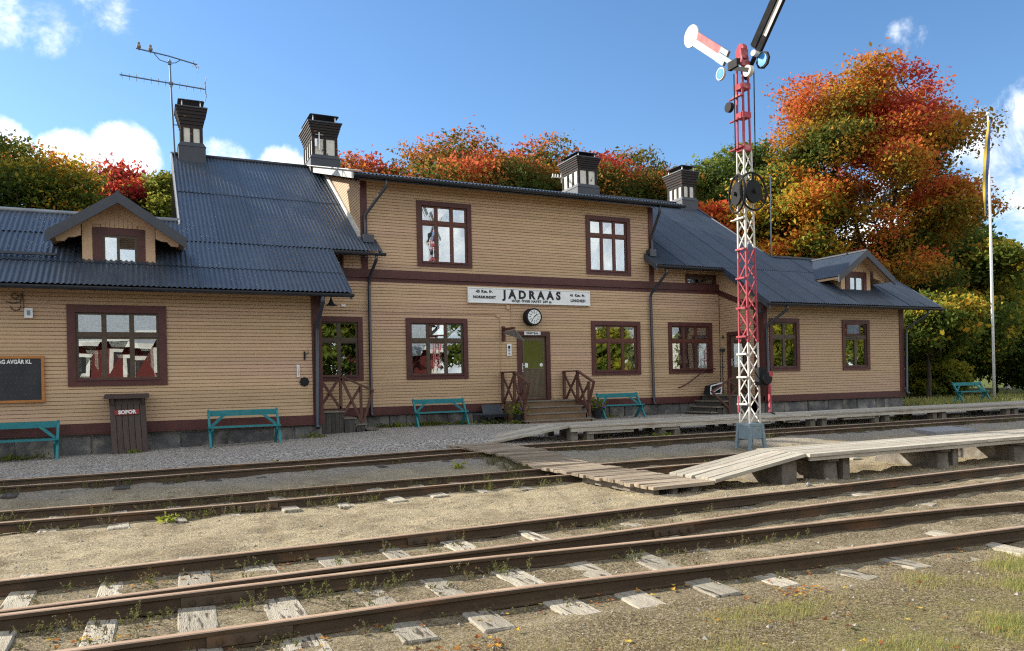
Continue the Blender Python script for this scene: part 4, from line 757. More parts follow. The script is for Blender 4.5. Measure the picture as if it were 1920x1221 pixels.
while x < 15:
    y = interp(NB, x); ang = math.atan(interp(NB, x + .5) - interp(NB, x - .5)) + random.uniform(-0.05, 0.05)
    if x < 2.6: sleeper(x, 5.85 + random.uniform(-0.06, 0.06), 1.58, ang * 0.5, tN2, 'sleeper', 0.024 + random.uniform(-0.014, 0.008), 0.22)
    else:
        sleeper(x, y + random.uniform(-0.05, 0.05), 0.90, ang, tN2, 'sleeper', (0.022 if x < 4.2 else 0.012) + random.uniform(-0.018, 0.008), 0.20)
        sleeper(x + 0.25, interp(NA, x + .25) + random.uniform(-0.05, 0.05), 0.76, random.uniform(-0.04, 0.04), tN1, 'sleeper', (0.018 if x < 3.6 else 0.002) + random.uniform(-0.026, 0.010), 0.19)
    x += random.uniform(0.52, 0.62)
x = -5.0
while x < 20:
    if not 5.3 < x < 9.0 or x > 9: sleeper(x, interp(SLN, x) + random.uniform(-0.06, 0.06), 0.86, random.uniform(-0.04, 0.04), tS, 'sleeper', 0.018 + random.uniform(-0.01, 0.012), 0.2)
    sleeper(x, interp(FLN, x) + random.uniform(-0.06, 0.06), 0.84, random.uniform(-0.04, 0.04), tF, 'sleeper_dark', 0.145 + random.uniform(-0.01, 0.015), 0.2)
    x += random.uniform(0.6, 0.72)

# ------------------------------------------------------------------ boardwalks
def plank(name, parent, c8, mat='plank'): return MB().hexa(c8).build(name, M[mat], parent, bev=0.004)
def deck_y(x): return 0
# crossing, planks laid along X, climbing from the near sand to the gravel platform
cw = thing('plank_crossing', 'wide grey plank crossing laid over both middle tracks towards the station', 'boardwalk', (6.2, 12.0, 0))
def czh(y): return 0.145 + 0.125 * float(sst(10.9, 12.8, y))
y = 8.10; skips = [(interp(SLN, 6.2) - 0.49, 0.06), (interp(SLN, 6.2) + 0.49, 0.06), (interp(FLN, 6.2) - 0.5, 0.055), (interp(FLN, 6.2) + 0.5, 0.055)]
while y < 16.0:
    w = random.uniform(0.125, 0.165); sk = [s for s in skips if y < s[0] + s[1] and y + w > s[0] - s[1]]
    if sk: y2 = sk[0][0] + sk[0][1]; w = sk[0][0] - sk[0][1] - y; adv = y2
    else: adv = y + w
    if w > 0.035:
        t = (y - 8.1) / 7.9; xa = 5.78 - 0.22 * t + random.uniform(-0.03, 0.03); xb = 6.80 - 0.22 * t + random.uniform(-0.025, 0.025); z = czh(y) + random.uniform(-0.006, 0.006); j = random.uniform(-0.006, 0.006); g = 0.005
        plank('plank', cw, [(xa, y + g, z - 0.045), (xb, y + g, z - 0.045), (xb, y + w - g, z - 0.045), (xa, y + w - g, z - 0.045), (xa, y + g, z + j), (xb, y + g, z - j), (xb, y + w - g, z - j), (xa, y + w - g, z + j)], 'plank_y')
    y = adv
for xa in (5.92, 6.22, 6.55):
    MB().bar((xa, 8.2, 0.055), (xa - 0.03, 9.95, 0.055), 0.09, 0.09).build('bearer', M['beam'], cw); MB().bar((xa, 11.25, 0.08), (xa - 0.15, 12.55, 0.12), 0.09, 0.09).build('bearer', M['beam'], cw)
def long_deck(t, x0, x1, ya, yb, z0, z1, n, seg, thick=0.05, jit=0.03):
    """n planks side by side running along X; slopes from z0 to z1"""
    w = (yb - ya) / n
    for k in range(n):
        xs = [x0]
        while xs[-1] < x1 - 1e-6:
            nx_ = xs[-1] + seg * random.uniform(0.75, 1.2)
            if nx_ > x1 - 0.8: nx_ = x1
            xs.append(nx_)
        for a, b in zip(xs, xs[1:]):
            za = z0 + (z1 - z0) * (a - x0) / (x1 - x0); zb = z0 + (z1 - z0) * (b - x0) / (x1 - x0); j = random.uniform(-0.006, 0.006); g = 0.006; y0 = ya + k * w + g; y1 = ya + (k + 1) * w - g
            a2 = a + (random.uniform(-jit, jit) if a == x0 else 0.004); b2 = b + (random.uniform(-jit, jit) if b == x1 else -0.004)
            plank('plank', t, [(a2, y0, za - thick + j), (b2, y0, zb - thick - j), (b2, y1, zb - thick - j), (a2, y1, za - thick + j), (a2, y0, za + j), (b2, y0, zb - j), (b2, y1, zb - j), (a2, y1, za + j)])
nr = thing('plank_ramp', 'short sunlit plank ramp rising right from the crossing to the low boardwalk', 'boardwalk', (7.5, 8.5, 0))
long_deck(nr, 6.80, 8.42, 8.08, 9.06, 0.17, 0.42, 6, 9)
MB().box(8.08, 8.36, 8.2, 8.95, -0.05, 0.345).build('bearer', M['beam'], nr)
nd = thing('low_boardwalk', 'sunlit grey plank boardwalk on low blocks between the tracks at right', 'boardwalk', (11, 8.5, 0))
long_deck(nd, 8.44, 30.0, 8.00, 9.10, 0.42, 0.42, 6, 4.5, jit=0.02)
MB().box(8.46, 30, 8.03, 8.07, 0.315, 0.368).build('edge_board', M['plank'], nd)
for xx in (8.98, 11.45, 13.42, 15.6, 18, 20.4, 22.8):
    MB().box(xx - 0.11, xx + 0.11, 8.10, 9.02, 0.268, 0.366).build('bearer', M['beam'], nd)
    for yb_ in ((8.12, 8.9),): MB().hexa([(xx - 0.11, 8.16, -0.1), (xx + 0.13, 8.12, -0.1), (xx + 0.12, 9.35, -0.1), (xx - 0.12, 9.38, -0.1), (xx - 0.10, 8.18, 0.262), (xx + 0.12, 8.15, 0.262), (xx + 0.11, 9.3, 0.262), (xx - 0.11, 9.3, 0.262)]).build('support_block', M['beam'], nd, bev=0.015)
    MB().box(xx + 0.30, xx + 0.44, 8.2, 8.34, -0.1, 0.36).build('post', M['beam'], nd)
fr_ = thing('plank_ramp', 'shaded grey plank ramp rising from the crossing to the long boardwalk by the station', 'boardwalk', (7.5, 15.4, 0))
long_deck(fr_, 6.56, 8.45, 14.92, 16.05, 0.285, 0.535, 7, 9)
fd = thing('long_boardwalk', 'long shaded grey plank boardwalk on posts along the station front', 'boardwalk', (16, 15.5, 0))
long_deck(fd, 8.47, 46.0, 14.86, 16.30, 0.535, 0.535, 8, 4.2, jit=0.02)
MB().box(8.5, 46, 14.88, 14.93, 0.40, 0.482).build('edge_board', M['plank'], fd)
xx = 8.62
while xx < 40:
    for q in (0, 0.42):
        for yy in (14.98, 16.1): MB().box(xx + q - 0.08 + random.uniform(-.02, .02), xx + q + 0.09, yy, yy + 0.18, 0.0, 0.478).build('post', M['beam'], fd)
    xx += 2.42 if xx < 20 else 3.4
for a, b in ((8.95, 10.2), (11.0, 11.5), (13.2, 14.4), (15.0, 15.4), (17.0, 18.2)): MB().box(a, b, 14.95, 15.02, 0.33, 0.395).build('loose_batten', M['plank'], fd)
slab_ = MB().hexa([(16.2, 11.7, 0.02), (17.5, 11.55, 0.02), (18.1, 12.7, 0.02), (16.7, 12.75, 0.02), (16.2, 11.7, 0.19), (17.5, 11.55, 0.20), (18.1, 12.7, 0.20), (16.7, 12.75, 0.19)]).build('concrete_slab', M['concrete'])
tag(slab_, 'flat grey concrete slab lying between the tracks near the long boardwalk', 'slab')

# ------------------------------------------------------------------ porch steps
def step_thing(name, label, loc): return thing(name, label, 'steps', loc)
s1 = step_thing('entrance_steps', 'brown wooden steps with crossed railings up to the waiting room door', (10.75, 20.3, 0.3))
X0, X1 = 9.72, 11.80
lev = [(20.28, 0.985), (20.0, 0.815), (19.72, 0.635), (19.44, 0.45)]
for k, (yn, z) in enumerate(lev):
    yb = 21.03 if k == 0 else lev[k - 1][0] + 0.03
    e = 0.0 if k == 0 else 0.03 * k; n = 5 if k == 0 else 2
    for q in range(n): MB().box(X0 - e, X1 + e, yn + (yb - yn) * q / n + 0.004, yn + (yb - yn) * (q + 1) / n - 0.004, z - 0.035, z + random.uniform(-.003, .003)).build('tread', M['step_grey'], s1)
    zb = lev[k + 1][1] if k < 3 else 0.28
    MB().box(X0 + 0.04 - e, X1 - 0.04 + e, yn + 0.03, yn + 0.055, zb, z - 0.036).build('riser', M['step_wood'], s1)
MB().prism([(21.05, 0.3), (21.05, 0.945), (20.31, 0.945), (20.31, 0.78), (20.03, 0.78), (20.03, 0.6), (19.75, 0.6), (19.75, 0.41), (19.47, 0.41), (19.47, 0.28)], 'x', X0 - 0.02, X0 + 0.02).build('stringer', M['step_wood'], s1); MB().prism([(21.05, 0.3), (21.05, 0.945), (20.31, 0.945), (20.31, 0.78), (20.03, 0.78), (20.03, 0.6), (19.75, 0.6), (19.75, 0.41), (19.47, 0.41), (19.47, 0.28)], 'x', X1 - 0.02, X1 + 0.02).build('stringer', M['step_wood'], s1)
for xx in (9.66, 11.78):
    rl = MB().bar((xx, 21.02, 0.92), (xx, 21.02, 1.84), 0.075, 0.075).bar((xx, 20.2, 0.85), (xx, 20.2, 1.84), 0.075, 0.075).bar((xx, 19.55, 0.5), (xx, 19.55, 1.52), 0.07, 0.07)
    rl.bar((xx, 21.06, 1.855), (xx, 20.15, 1.845), 0.09, 0.045).bar((xx, 20.2, 1.85), (xx, 19.25, 1.50), 0.09, 0.045)
    rl.bar((xx - 0.02, 21.0, 1.80), (xx - 0.02, 20.22, 0.95), 0.03, 0.08).bar((xx + 0.02, 21.0, 0.95), (xx + 0.02, 20.22, 1.80), 0.03, 0.08)
    rl.bar((xx - 0.02, 20.2, 1.78), (xx - 0.02, 19.58, 0.62), 0.03, 0.08).bar((xx + 0.02, 20.2, 0.9), (xx + 0.02, 19.58, 1.46), 0.03, 0.08).bar((xx, 19.27, 1.48), (xx, 19.55, 0.9), 0.05, 0.07)
    rl.build('railing', M['rail_paint'], s1)
s2 = step_thing('side_steps', 'small dark board-sided porch steps with crossed brown railing beside the left wing', (4.6, 20.2, 0.2))
zs = [(3.90, 4.62, 0.90), (4.58, 4.92, 0.72), (4.90, 5.20, 0.545), (5.18, 5.52, 0.41)]
for a, b, z in zs:
    for q in range(6): MB().box(a, b, 19.86 + q * 0.2, 20.05 + q * 0.2, z - 0.035, z + random.uniform(-.003, .003)).build('tread', M['step_grey'], s2)
    xx = a + 0.03
    while xx < b - 0.06:
        MB().box(xx + 0.003, min(xx + 0.105, b - 0.04), 19.89 + random.uniform(-.004, .004), 19.91, float(gbase(xx, 19.9)) - 0.06, z - 0.036).build('side_board', M['dark_wood'], s2); xx += 0.11
yy = 19.93; rl = MB().bar((3.96, yy, 0.9), (3.96, yy, 1.80), 0.07, 0.07).bar((4.53, yy, 0.86), (4.53, yy, 1.80), 0.07, 0.07).bar((5.06, yy, 0.56), (5.06, yy, 1.55), 0.065, 0.065)
rl.bar((3.92, yy, 1.815), (4.56, yy, 1.81), 0.08, 0.045).bar((4.53, yy, 1.815), (5.40, yy, 1.40), 0.08, 0.045).bar((3.97, yy - .02, 1.78), (4.52, yy - .02, 0.95), 0.03, 0.07).bar((3.97, yy + .02, 0.95), (4.52, yy + .02, 1.78), 0.03, 0.07).bar((4.55, yy - .02, 1.75), (5.05, yy - .02, 0.62), 0.03, 0.07).bar((4.57, yy + .02, 0.78), (5.05, yy + .02, 1.5), 0.03, 0.07).bar((5.38, yy, 1.40), (5.10, yy, 0.58), 0.05, 0.06)
rl.build('railing', M['rail_paint'], s2)
s3 = step_thing('porch_steps', 'dark weathered porch steps with one crossed railing at the right inner corner', (17.2, 20.2, 0.3))
for a, b, z in ((17.10, 18.06, 0.98), (16.85, 17.13, 0.80), (16.60, 16.88, 0.62), (16.36, 16.63, 0.45)):
    n = 2 if b - a < 0.5 else 5
    for q in range(n): MB().box(a + (b - a) * q / n + .004, a + (b - a) * (q + 1) / n - .004, 19.62, 21.04, z - 0.04, z + random.uniform(-.003, .003)).build('tread', M['step_grey'], s3)
    MB().box(a + 0.05, a + 0.07, 19.68, 21.0, max(0.2, z - 0.3), z - 0.041).build('riser', M['dark_wood'], s3)
    MB().box(a + 0.05, b, 19.68, 19.70, 0.2, z - 0.042).build('side_board', M['dark_wood'], s3)
yy = 19.64; rl = MB().bar((17.14, yy, 0.4), (17.14, yy, 1.50), 0.07, 0.07).bar((17.98, yy, 0.95), (17.98, yy, 1.88), 0.07, 0.07).bar((16.42, yy, 1.10), (17.98, yy, 1.88), 0.08, 0.05).bar((17.98, yy + .02, 1.0), (17.16, yy + .02, 1.45), 0.03, 0.07).bar((17.98, yy - .02, 1.8), (17.16, yy - .02, 0.9), 0.03, 0.07).bar((16.45, yy, 1.10), (17.12, yy, 0.55), 0.05, 0.06)
rl.build('railing', M['rail_paint'], s3)
hr = MB().tube([(16.18, 21.02, 1.25), (16.18, 20.94, 1.25), (16.5, 20.93, 1.38), (17.3, 20.93, 1.86), (17.68, 20.93, 1.87), (17.68, 21.02, 1.87)], 0.022, 8).tube([(16.75, 20.93, 1.53), (16.75, 21.03, 1.47)], 0.015, 6).build('wall_handrail', M['trim'], None)
tag(hr, 'thin dark sloping handrail fixed to the wall by the right porch', 'handrail')
crt = thing('wooden_crate', 'white-edged dark crate propped up on the right porch landing', 'crate', (17.2, 20.7, 0.99))
MB().hexa([(16.95, 20.4, 0.99), (17.4, 20.35, 0.99), (17.45, 20.7, 0.99), (17.0, 20.75, 0.99), (17.05, 20.45, 1.28), (17.5, 20.4, 1.38), (17.55, 20.72, 1.38), (17.1, 20.78, 1.28)]).build('body', M['black'], crt)
MB().bar((16.98, 20.36, 1.02), (17.42, 20.32, 1.02), 0.03, 0.04).bar((17.04, 20.40, 1.28), (17.50, 20.36, 1.38), 0.03, 0.04).bar((17.0, 20.37, 1.02), (17.06, 20.41, 1.28), 0.03, 0.04).bar((17.40, 20.32, 1.02), (17.49, 20.36, 1.37), 0.03, 0.04).bar((17.1, 20.36, 1.08), (17.4, 20.33, 1.22), 0.03, 0.03).build('slats', M['white'], crt)

# ------------------------------------------------------------------ signal mast
MX, MY = 10.93, 11.92
sm = thing('semaphore_signal', 'tall red and white lattice semaphore signal with two raised arms', 'railway signal', (MX, MY, 0.17))
zb0 = float(gbase(MX, MY))
def half(z): return 0.138 - 0.042 * (z - 0.55) / 5.6
L4 = [(-1, -1), (1, -1), (1, 1), (-1, 1)]
bs = MB()
for sx, sy in L4: bs.bar((MX + sx * 0.195, MY + sy * 0.195, zb0 - 0.05), (MX + sx * 0.155, MY + sy * 0.155, 0.60), 0.06, 0.06)
bs.box(MX - 0.19, MX + 0.19, MY - 0.19, MY + 0.19, 0.555, 0.605)
bs.box(MX - 0.182, MX - 0.172, MY - 0.15, MY + 0.15, 0.30, 0.555).box(MX - 0.15, MX + 0.15, MY - 0.182, MY - 0.172, 0.30, 0.555).box(MX + 0.172, MX + 0.182, MY - 0.15, MY + 0.15, 0.30, 0.555).box(MX - 0.15, MX + 0.15, MY + 0.172, MY + 0.182, 0.30, 0.555)
bs.build('base', M['mast_g'], sm)
def lattice(z0, z1, mat):
    mb = MB(); t = 0.016
    for sx, sy in L4:
        a, b = half(z0), half(z1); mb.bar((MX + sx * a, MY + sy * a, z0), (MX + sx * b, MY + sy * b, z1), t + 0.012, t + 0.012, up=(0, 1, 0))
    n = max(1, round((z1 - z0) / 0.30)); h = (z1 - z0) / n
    for k in range(n):
        za, zc_ = z0 + k * h, z0 + (k + 1) * h; a, b = half(za), half(zc_); zm = (za + zc_) / 2; m = half(zm)
        for i in range(4):
            p = L4[i]; q = L4[(i + 1) % 4]
            A = (MX + p[0] * a, MY + p[1] * a, za); C = (MX + q[0] * b, MY + q[1] * b, zc_); Bq = (MX + q[0] * a, MY + q[1] * a, za); D = (MX + p[0] * b, MY + p[1] * b, zc_)
            up = (1, 0, 0) if p[0] == q[0] else (0, 1, 0)
            if k % 2 == 0: mb.bar(A, C, 0.007, 0.027, up=(0, 0, 1))
            else: mb.bar(Bq, D, 0.007, 0.027, up=(0, 0, 1))
    mb.build('lattice_post', M[mat], sm)
lattice(0.60, 2.22, 'mast_w'); lattice(2.22, 4.11, 'mast_r'); lattice(4.11, 6.06, 'mast_w')
# climbing steps on the building-facing left side
for k, z in enumerate([0.98, 1.52, 1.98, 2.33, 2.9, 3.5, 4.08, 4.7, 5.55, 6.12, 6.70, 7.15]):
    a = half(min(z, 6.06)); mt = 'mast_w' if (z < 2.2 or 4.11 < z < 6.0) else 'mast_r'
    MB().box(MX - a - 0.03, MX - a + 0.02, MY - a - 0.02, MY + a + (0.18 if z > 4.5 else 0.05), z, z + 0.022).box(MX - a - 0.06, MX - a - 0.02, MY - a, MY + a + 0.02, z - 0.006, z + 0.03).build('climbing_step', M[mt], sm)
up_ = MB()
for sx, sy in L4: up_.bar((MX + sx * 0.085, MY + sy * 0.085, 6.04), (MX + sx * 0.075, MY + sy * 0.075, 7.95), 0.03, 0.035, up=(0, 1, 0))
for z in (6.06, 6.72, 7.30, 7.75): up_.box(MX - 0.108, MX + 0.108, MY - 0.108, MY + 0.108, z, z + 0.11)
up_.box(MX - 0.09, MX + 0.09, MY - 0.08, MY + 0.08, 7.92, 8.10).tube([(MX - 0.05, MY, 8.12), (MX + 0.05, MY, 8.12)], 0.10, 14)
up_.build('upper_post', M['mast_r'], sm)
# arm pointing to the station (seen from its painted face) and arm pointing to the tracks
def arm(xp, sgn, ang, flip, fm, lm, tip):
    """arm in the plane x = xp, hinged at the post, pointing sgn*Y and up by ang"""
    c, s = math.cos(ang), math.sin(ang); hz = 7.82; hy = MY + sgn * 0.05
    def P(u, v, dx): return (xp + dx, hy + sgn * (u * c - v * s), hz + u * s + v * c)
    def plate(u0, u1, v0, v1, d0, d1): return [P(u0, v0, d0), P(u1, v0, d0), P(u1, v0, d1), P(u0, v0, d1), P(u0, v1, d0), P(u1, v1, d0), P(u1, v1, d1), P(u0, v1, d1)]
    a = MB().hexa(plate(0.30, 1.62, -0.145, 0.0, -0.012, 0.012)).build('arm_blade', M[fm], sm); MB().hexa(plate(0.30, 1.62, 0.0, 0.145, -0.012, 0.012)).build('arm_stripe', M[lm], a)
    MB().hexa(plate(-0.30, 0.55, -0.045, 0.045, -0.045 * flip - 0.02, -0.045 * flip + 0.02)).hexa(plate(0.30, 0.58, -0.15, 0.15, -0.03, 0.03)).build('arm_bracket', M['mast_g'] if flip > 0 else M['matt_black'], a)
    if tip:
        for vv, mt in ((-0.11, fm), (0.11, lm)): pass
        n = 24; d = MB(); d.tube([P(1.72, 0, -0.014), P(1.72, 0, 0.014)], 0.235, n); d.build('arm_tip', M['mast_w'], a)
    else:
        MB().hexa(plate(0.32, 1.74, -0.165, -0.145, -0.03, 0.03)).hexa(plate(0.32, 1.74, -0.0, 0.165, -0.05, -0.013)).build('arm_edge', M['matt_black'], a)
    return P
P1 = arm(MX - 0.15, 1, R(40), 1, 'mast_w', 'arm_r', True)
P2 = arm(MX + 0.15, -1, R(49), -1, 'mast_w', 'mast_w', False)
MB().disc(P1(0.28, -0.30, 0), (1, 0, 0), 0.13, 0.05, 18).build('spectacle_rim', M['mast_w'], sm); MB().disc(P1(0.28, -0.30, 0), (1, 0, 0), 0.105, 0.06, 18).build('spectacle_glass', M['blue_glass'], sm)
MB().disc(P2(0.20, -0.32, 0), (1, 0, 0), 0.17, 0.05, 8).build('spectacle_rim', M['black'], sm); MB().disc(P2(0.20, -0.32, 0), (1, 0, 0), 0.125, 0.06, 18).build('spectacle_glass', M['blue_glass'], sm)
MB().disc((MX - 0.17, MY - 0.36, 7.52), (1, 0, 0), 0.11, 0.09, 20).build('counterweight', M['mast_w'], sm); MB().disc((MX + 0.1, MY - 0.30, 7.92), (1, 0.2, 0), 0.06, 0.22, 16).build('signal_lamp', M['mast_w'], sm)
MB().bar((MX - 0.21, MY + 0.1, 7.75), (MX - 0.21, MY - 0.40, 7.52), 0.03, 0.08).box(MX - 0.25, MX - 0.16, MY - 0.12, MY + 0.14, 7.70, 7.86).disc((MX - 0.16, MY + 0.22, 7.0), (1, 0, 0), 0.10, 0.08, 14).build('arm_linkage', M['black'], sm)
MB().tube([(MX - 0.20, MY + 0.02, 7.6), (MX - 0.20, MY + 0.03, 4.9)], 0.012, 6).tube([(MX + 0.21, MY - 0.1, 7.7), (MX + 0.19, MY - 0.1, 5.2)], 0.012, 6).build('pull_rod', M['black'], sm)
# pulley wheels
def wheel(c, ax, mt):
    c = Vector(c); ring = MB(); n = 32; ax = Vector(ax).normalized(); u = Vector((0, 0, 1)); v = ax.cross(u)
    pts = [c + (u * math.cos(2 * math.pi * k / n) + v * math.sin(2 * math.pi * k / n)) * 0.37 for k in range(n + 1)]
    ring.tube(pts, 0.022, 6, cap=False); w = ring.build('pulley_wheel', M['black'], sm)
    sp = MB()
    for a in (90, 210, 330): 
        d = u * math.sin(R(a)) + v * math.cos(R(a)); sp.bar(tuple(c), tuple(c + d * 0.36), 0.05, 0.02, up=tuple(ax))
    sp.disc(c, ax, 0.23, 0.05, 28).disc(c, ax, 0.04, 0.16, 10).build('spokes', M['black'], w)
wheel((MX + 0.03, MY - 0.2, 5.22), (-0.1, 1, 0), 0); wheel((MX - 0.19, MY + 0.02, 5.20), (0.95, -0.3, 0), 0)
# crank box low on the mast
MB().box(MX + 0.02, MX + 0.22, MY - 0.28, MY - 0.14, 1.36, 1.72).disc((MX + 0.16, MY - 0.31, 1.50), (0, 1, 0), 0.12, 0.08, 16).build('crank_box', M['black'], sm)
MB().box(MX + 0.22, MX + 0.26, MY - 0.33, MY - 0.28, 0.82, 1.60).disc((MX + 0.24, MY - 0.31, 1.58), (0, 1, 0), 0.055, 0.09, 12).build('crank_lever', M['mast_r'], sm)
MB().box(MX - 0.20, MX - 0.17, MY + 0.10, MY + 0.13, 0.82, 1.16).build('counter_lever', M['mast_r'], sm)
MB().tube([(MX + 0.24, MY - 0.31, 0.82), (MX + 0.36, MY - 0.31, 0.78)], 0.015, 6).build('crank_handle', M['black'], sm)

# ------------------------------------------------------------------ benches
def make_bench(label, loc, rz, group='teal benches'):
    t = thing('bench', label, 'bench', loc, group, 0); L_ = 0.75
    def bb(mb, n): return mb.build(n, M['bench'], t, off=(0, 0, 0))
    bb(MB().box(-L_, L_, 0.19, 0.225, 0.66, 0.79), 'backrest'); bb(MB().box(-L_ - 0.02, L_ + 0.02, -0.17, 0.0, 0.405, 0.44), 'seat_plank'); bb(MB().box(-L_ - 0.02, L_ + 0.02, 0.012, 0.16, 0.405, 0.44), 'seat_plank')
    for s in (-1, 1):
        bb(MB().bar((s * 0.74, 0.26, 0.80), (s * 0.74, -0.26, -0.02), 0.05, 0.06), 'post'); bb(MB().bar((s * 0.69, -0.12, 0.40), (s * 0.69, 0.25, -0.02), 0.05, 0.09), 'leg'); bb(MB().bar((s * 0.70, 0.06, 0.44), (s * 0.40, 0.185, 0.70), 0.035, 0.055), 'brace')
        bb(MB().box(s * 0.69 - 0.02, s * 0.69 + 0.02, -0.15, 0.14, 0.34, 0.405), 'seat_bearer')
    t.rotation_euler = (0, 0, rz); return t
b0 = make_bench('teal wooden bench between the rubbish bin and the left wing corner', (1.97, 18.28, float(gbase(1.97, 18.2))), 0)
def copy_bench(label, loc, rz=0.0):
    c = dup(b0); c['label'] = label; c.location = loc; c.rotation_euler = (0, 0, rz); return c
copy_bench('teal wooden bench cut by the left edge under the timetable board', (-2.44, 18.45, float(gbase(-2.4, 18.4))), R(0.5))
copy_bench('teal wooden bench under the window left of the waiting room door', (7.46, 20.42, 0.33), R(-1))
copy_bench('teal wooden bench under the window right of the waiting room steps', (13.4, 20.3, 0.34), R(1))
copy_bench('teal wooden bench alone at far right beside the flagpole', (30.05, 20.1, 0.36), R(-6))

# ------------------------------------------------------------------ rubbish bin
bn = thing('rubbish_bin', 'dark brown slatted bin with a red SOPOR sign against the left wing', 'bin', (-0.4, 18.55, 0.2))
zb_ = float(gbase(-0.4, 18.5)) - 0.02
for k in range(6):
    xa = -0.75 + k * 0.117; MB().hexa([(xa + 0.052 + 0.004, 18.42, zb_), (xa + 0.052 + 0.111, 18.42, zb_), (xa + 0.052 + 0.111, 18.445, zb_), (xa + 0.056, 18.445, zb_), (xa + 0.004, 18.50, 1.37), (xa + 0.111, 18.50, 1.37), (xa + 0.111, 18.525, 1.37), (xa + 0.004, 18.525, 1.37)]).build('board', M['bin'], bn, bev=0.003)
MB().hexa([(-0.69, 18.45, zb_), (0.0, 18.45, zb_), (0.0, 18.9, zb_), (-0.69, 18.9, zb_), (-0.745, 18.53, 1.37), (-0.05, 18.53, 1.37), (-0.05, 18.9, 1.37), (-0.745, 18.9, 1.37)]).build('body', M['bin'], bn)
MB().box(-0.74, -0.05, 18.485, 18.51, 1.25, 1.38).build('top_board', M['bin'], bn); MB().hexa([(-0.84, 18.36, 1.375), (0.03, 18.36, 1.375), (0.03, 18.94, 1.45), (-0.84, 18.94, 1.45), (-0.84, 18.36, 1.40), (0.03, 18.36, 1.40), (0.03, 18.94, 1.475), (-0.84, 18.94, 1.475)]).build('lid', M['bin'], bn)
for xx in (-0.70, -0.11): MB().prism([(18.38, 1.37), (18.50, 1.37), (18.48, 1.24), (18.45, 1.24)], 'x', xx, xx + 0.05).build('lid_bracket', M['bin'], bn)
sg = MB().hexa([(-0.64, 18.452, 1.02), (-0.16, 18.452, 1.035), (-0.16, 18.468, 1.035), (-0.64, 18.468, 1.02), (-0.645, 18.462, 1.125), (-0.165, 18.462, 1.14), (-0.165, 18.476, 1.14), (-0.645, 18.476, 1.125)]).build('sign_plate', M['red_sign'], bn)
text('SOPOR', 0.105, M['letter_w'], bn, (-0.40, 18.447, 1.08), bold=0.006, rot=(R(86), 0, 0) if False else (R(95), R(-1.5), 0), ext=0.001)

# ------------------------------------------------------------------ signs and fittings on the walls
sn = thing('station_sign', 'long white enamel station sign reading JÄDRAÅS above the door', 'sign', (10.69, 21.0, 3.95))
B(MB().box(8.625, 12.755, 21.02, 21.08, 3.945, 4.375), 'panel', 'white', sn)
B(MB().box(8.60, 12.78, 21.005, 21.085, 4.36, 4.392).box(8.60, 12.78, 21.005, 21.085, 3.928, 3.955).box(8.60, 8.632, 21.005, 21.085, 3.955, 4.36).box(12.748, 12.78, 21.005, 21.085, 3.955, 4.36), 'frame', 'white', sn)
text('JÄDRAÅS', 0.335, M['letter'], sn, (10.73, 21.016, 4.195), bold=0.016, space=1.6)
text('45 Km. fr.', 0.115, M['letter'], sn, (9.13, 21.016, 4.27), bold=0.006, space=1.15); text('NORRSUNDET', 0.104, M['letter'], sn, (9.13, 21.016, 4.10), bold=0.006, space=1.1)
text('41 Km. fr.', 0.115, M['letter'], sn, (12.33, 21.016, 4.24), bold=0.006, space=1.15); text('LINGHED', 0.115, M['letter'], sn, (12.34, 21.016, 4.07), bold=0.006, space=1.15)
text('HÖJD ÖVER HAVET 209 m.', 0.10, M['letter'], sn, (10.72, 21.016, 4.01), bold=0.005, space=1.2)
ck = thing('wall_clock', 'round black-rimmed white station clock above the waiting room door', 'clock', (10.67, 20.8, 3.52))
MB().disc((10.67, 20.94, 3.525), (0, 1, 0), 0.265, 0.26, 36).build('case', M['black'], ck); MB().disc((10.67, 20.808, 3.525), (0, 1, 0), 0.215, 0.01, 36).build('face', M['clockface'], ck)
hd = MB()
for k in range(12):
    a = 2 * math.pi * k / 12; hd.bar((10.67 + 0.155 * math.sin(a), 20.80, 3.525 + 0.155 * math.cos(a)), (10.67 + 0.195 * math.sin(a), 20.80, 3.525 + 0.195 * math.cos(a)), 0.004, 0.014, up=(math.cos(a), 0, -math.sin(a)))
hd.build('hour_marks', M['letter'], ck)
for k in range(1, 13):
    a = 2 * math.pi * k / 12; text(str(k), 0.05, M['letter'], ck, (10.67 + 0.125 * math.sin(a), 20.80, 3.525 + 0.125 * math.cos(a)), bold=0.001, name='numeral')
for a, l, w in ((R(48), 0.12, 0.022), (R(216), 0.18, 0.016)): MB().bar((10.67 - 0.03 * math.sin(a), 20.797, 3.525 - 0.03 * math.cos(a)), (10.67 + l * math.sin(a), 20.797, 3.525 + l * math.cos(a)), 0.004, w, up=(math.cos(a), 0, -math.sin(a))).build('hand', M['letter'], ck)
vs = thing('door_sign', 'small white VÄNTSAL sign over the waiting room door', 'sign', (10.71, 21.0, 3.03)); MB().box(10.43, 10.985, 21.03, 21.048, 2.985, 3.095).build('panel', M['white'], vs); text('VÄNTSAL', 0.085, M['letter'], vs, (10.707, 21.028, 3.036), bold=0.004, space=1.2)
hs_ = thing('hanging_sign', 'small square grey hanging sign on a brown bracket left of the door', 'sign', (9.76, 21.0, 2.9))
MB().box(9.70, 9.78, 21.0, 21.09, 2.80, 3.24).bar((9.74, 21.04, 3.15), (9.74, 20.28, 3.13), 0.06, 0.075).build('bracket', M['trim'], hs_)
MB().hexa([(9.72, 20.95, 3.02), (9.735, 20.95, 3.02), (10.06, 20.30, 2.76), (10.045, 20.30, 2.76), (9.66, 20.94, 3.07), (9.675, 20.94, 3.07), (9.80, 20.32, 3.08), (9.785, 20.32, 3.08)]).build('panel', M['concrete'], hs_)
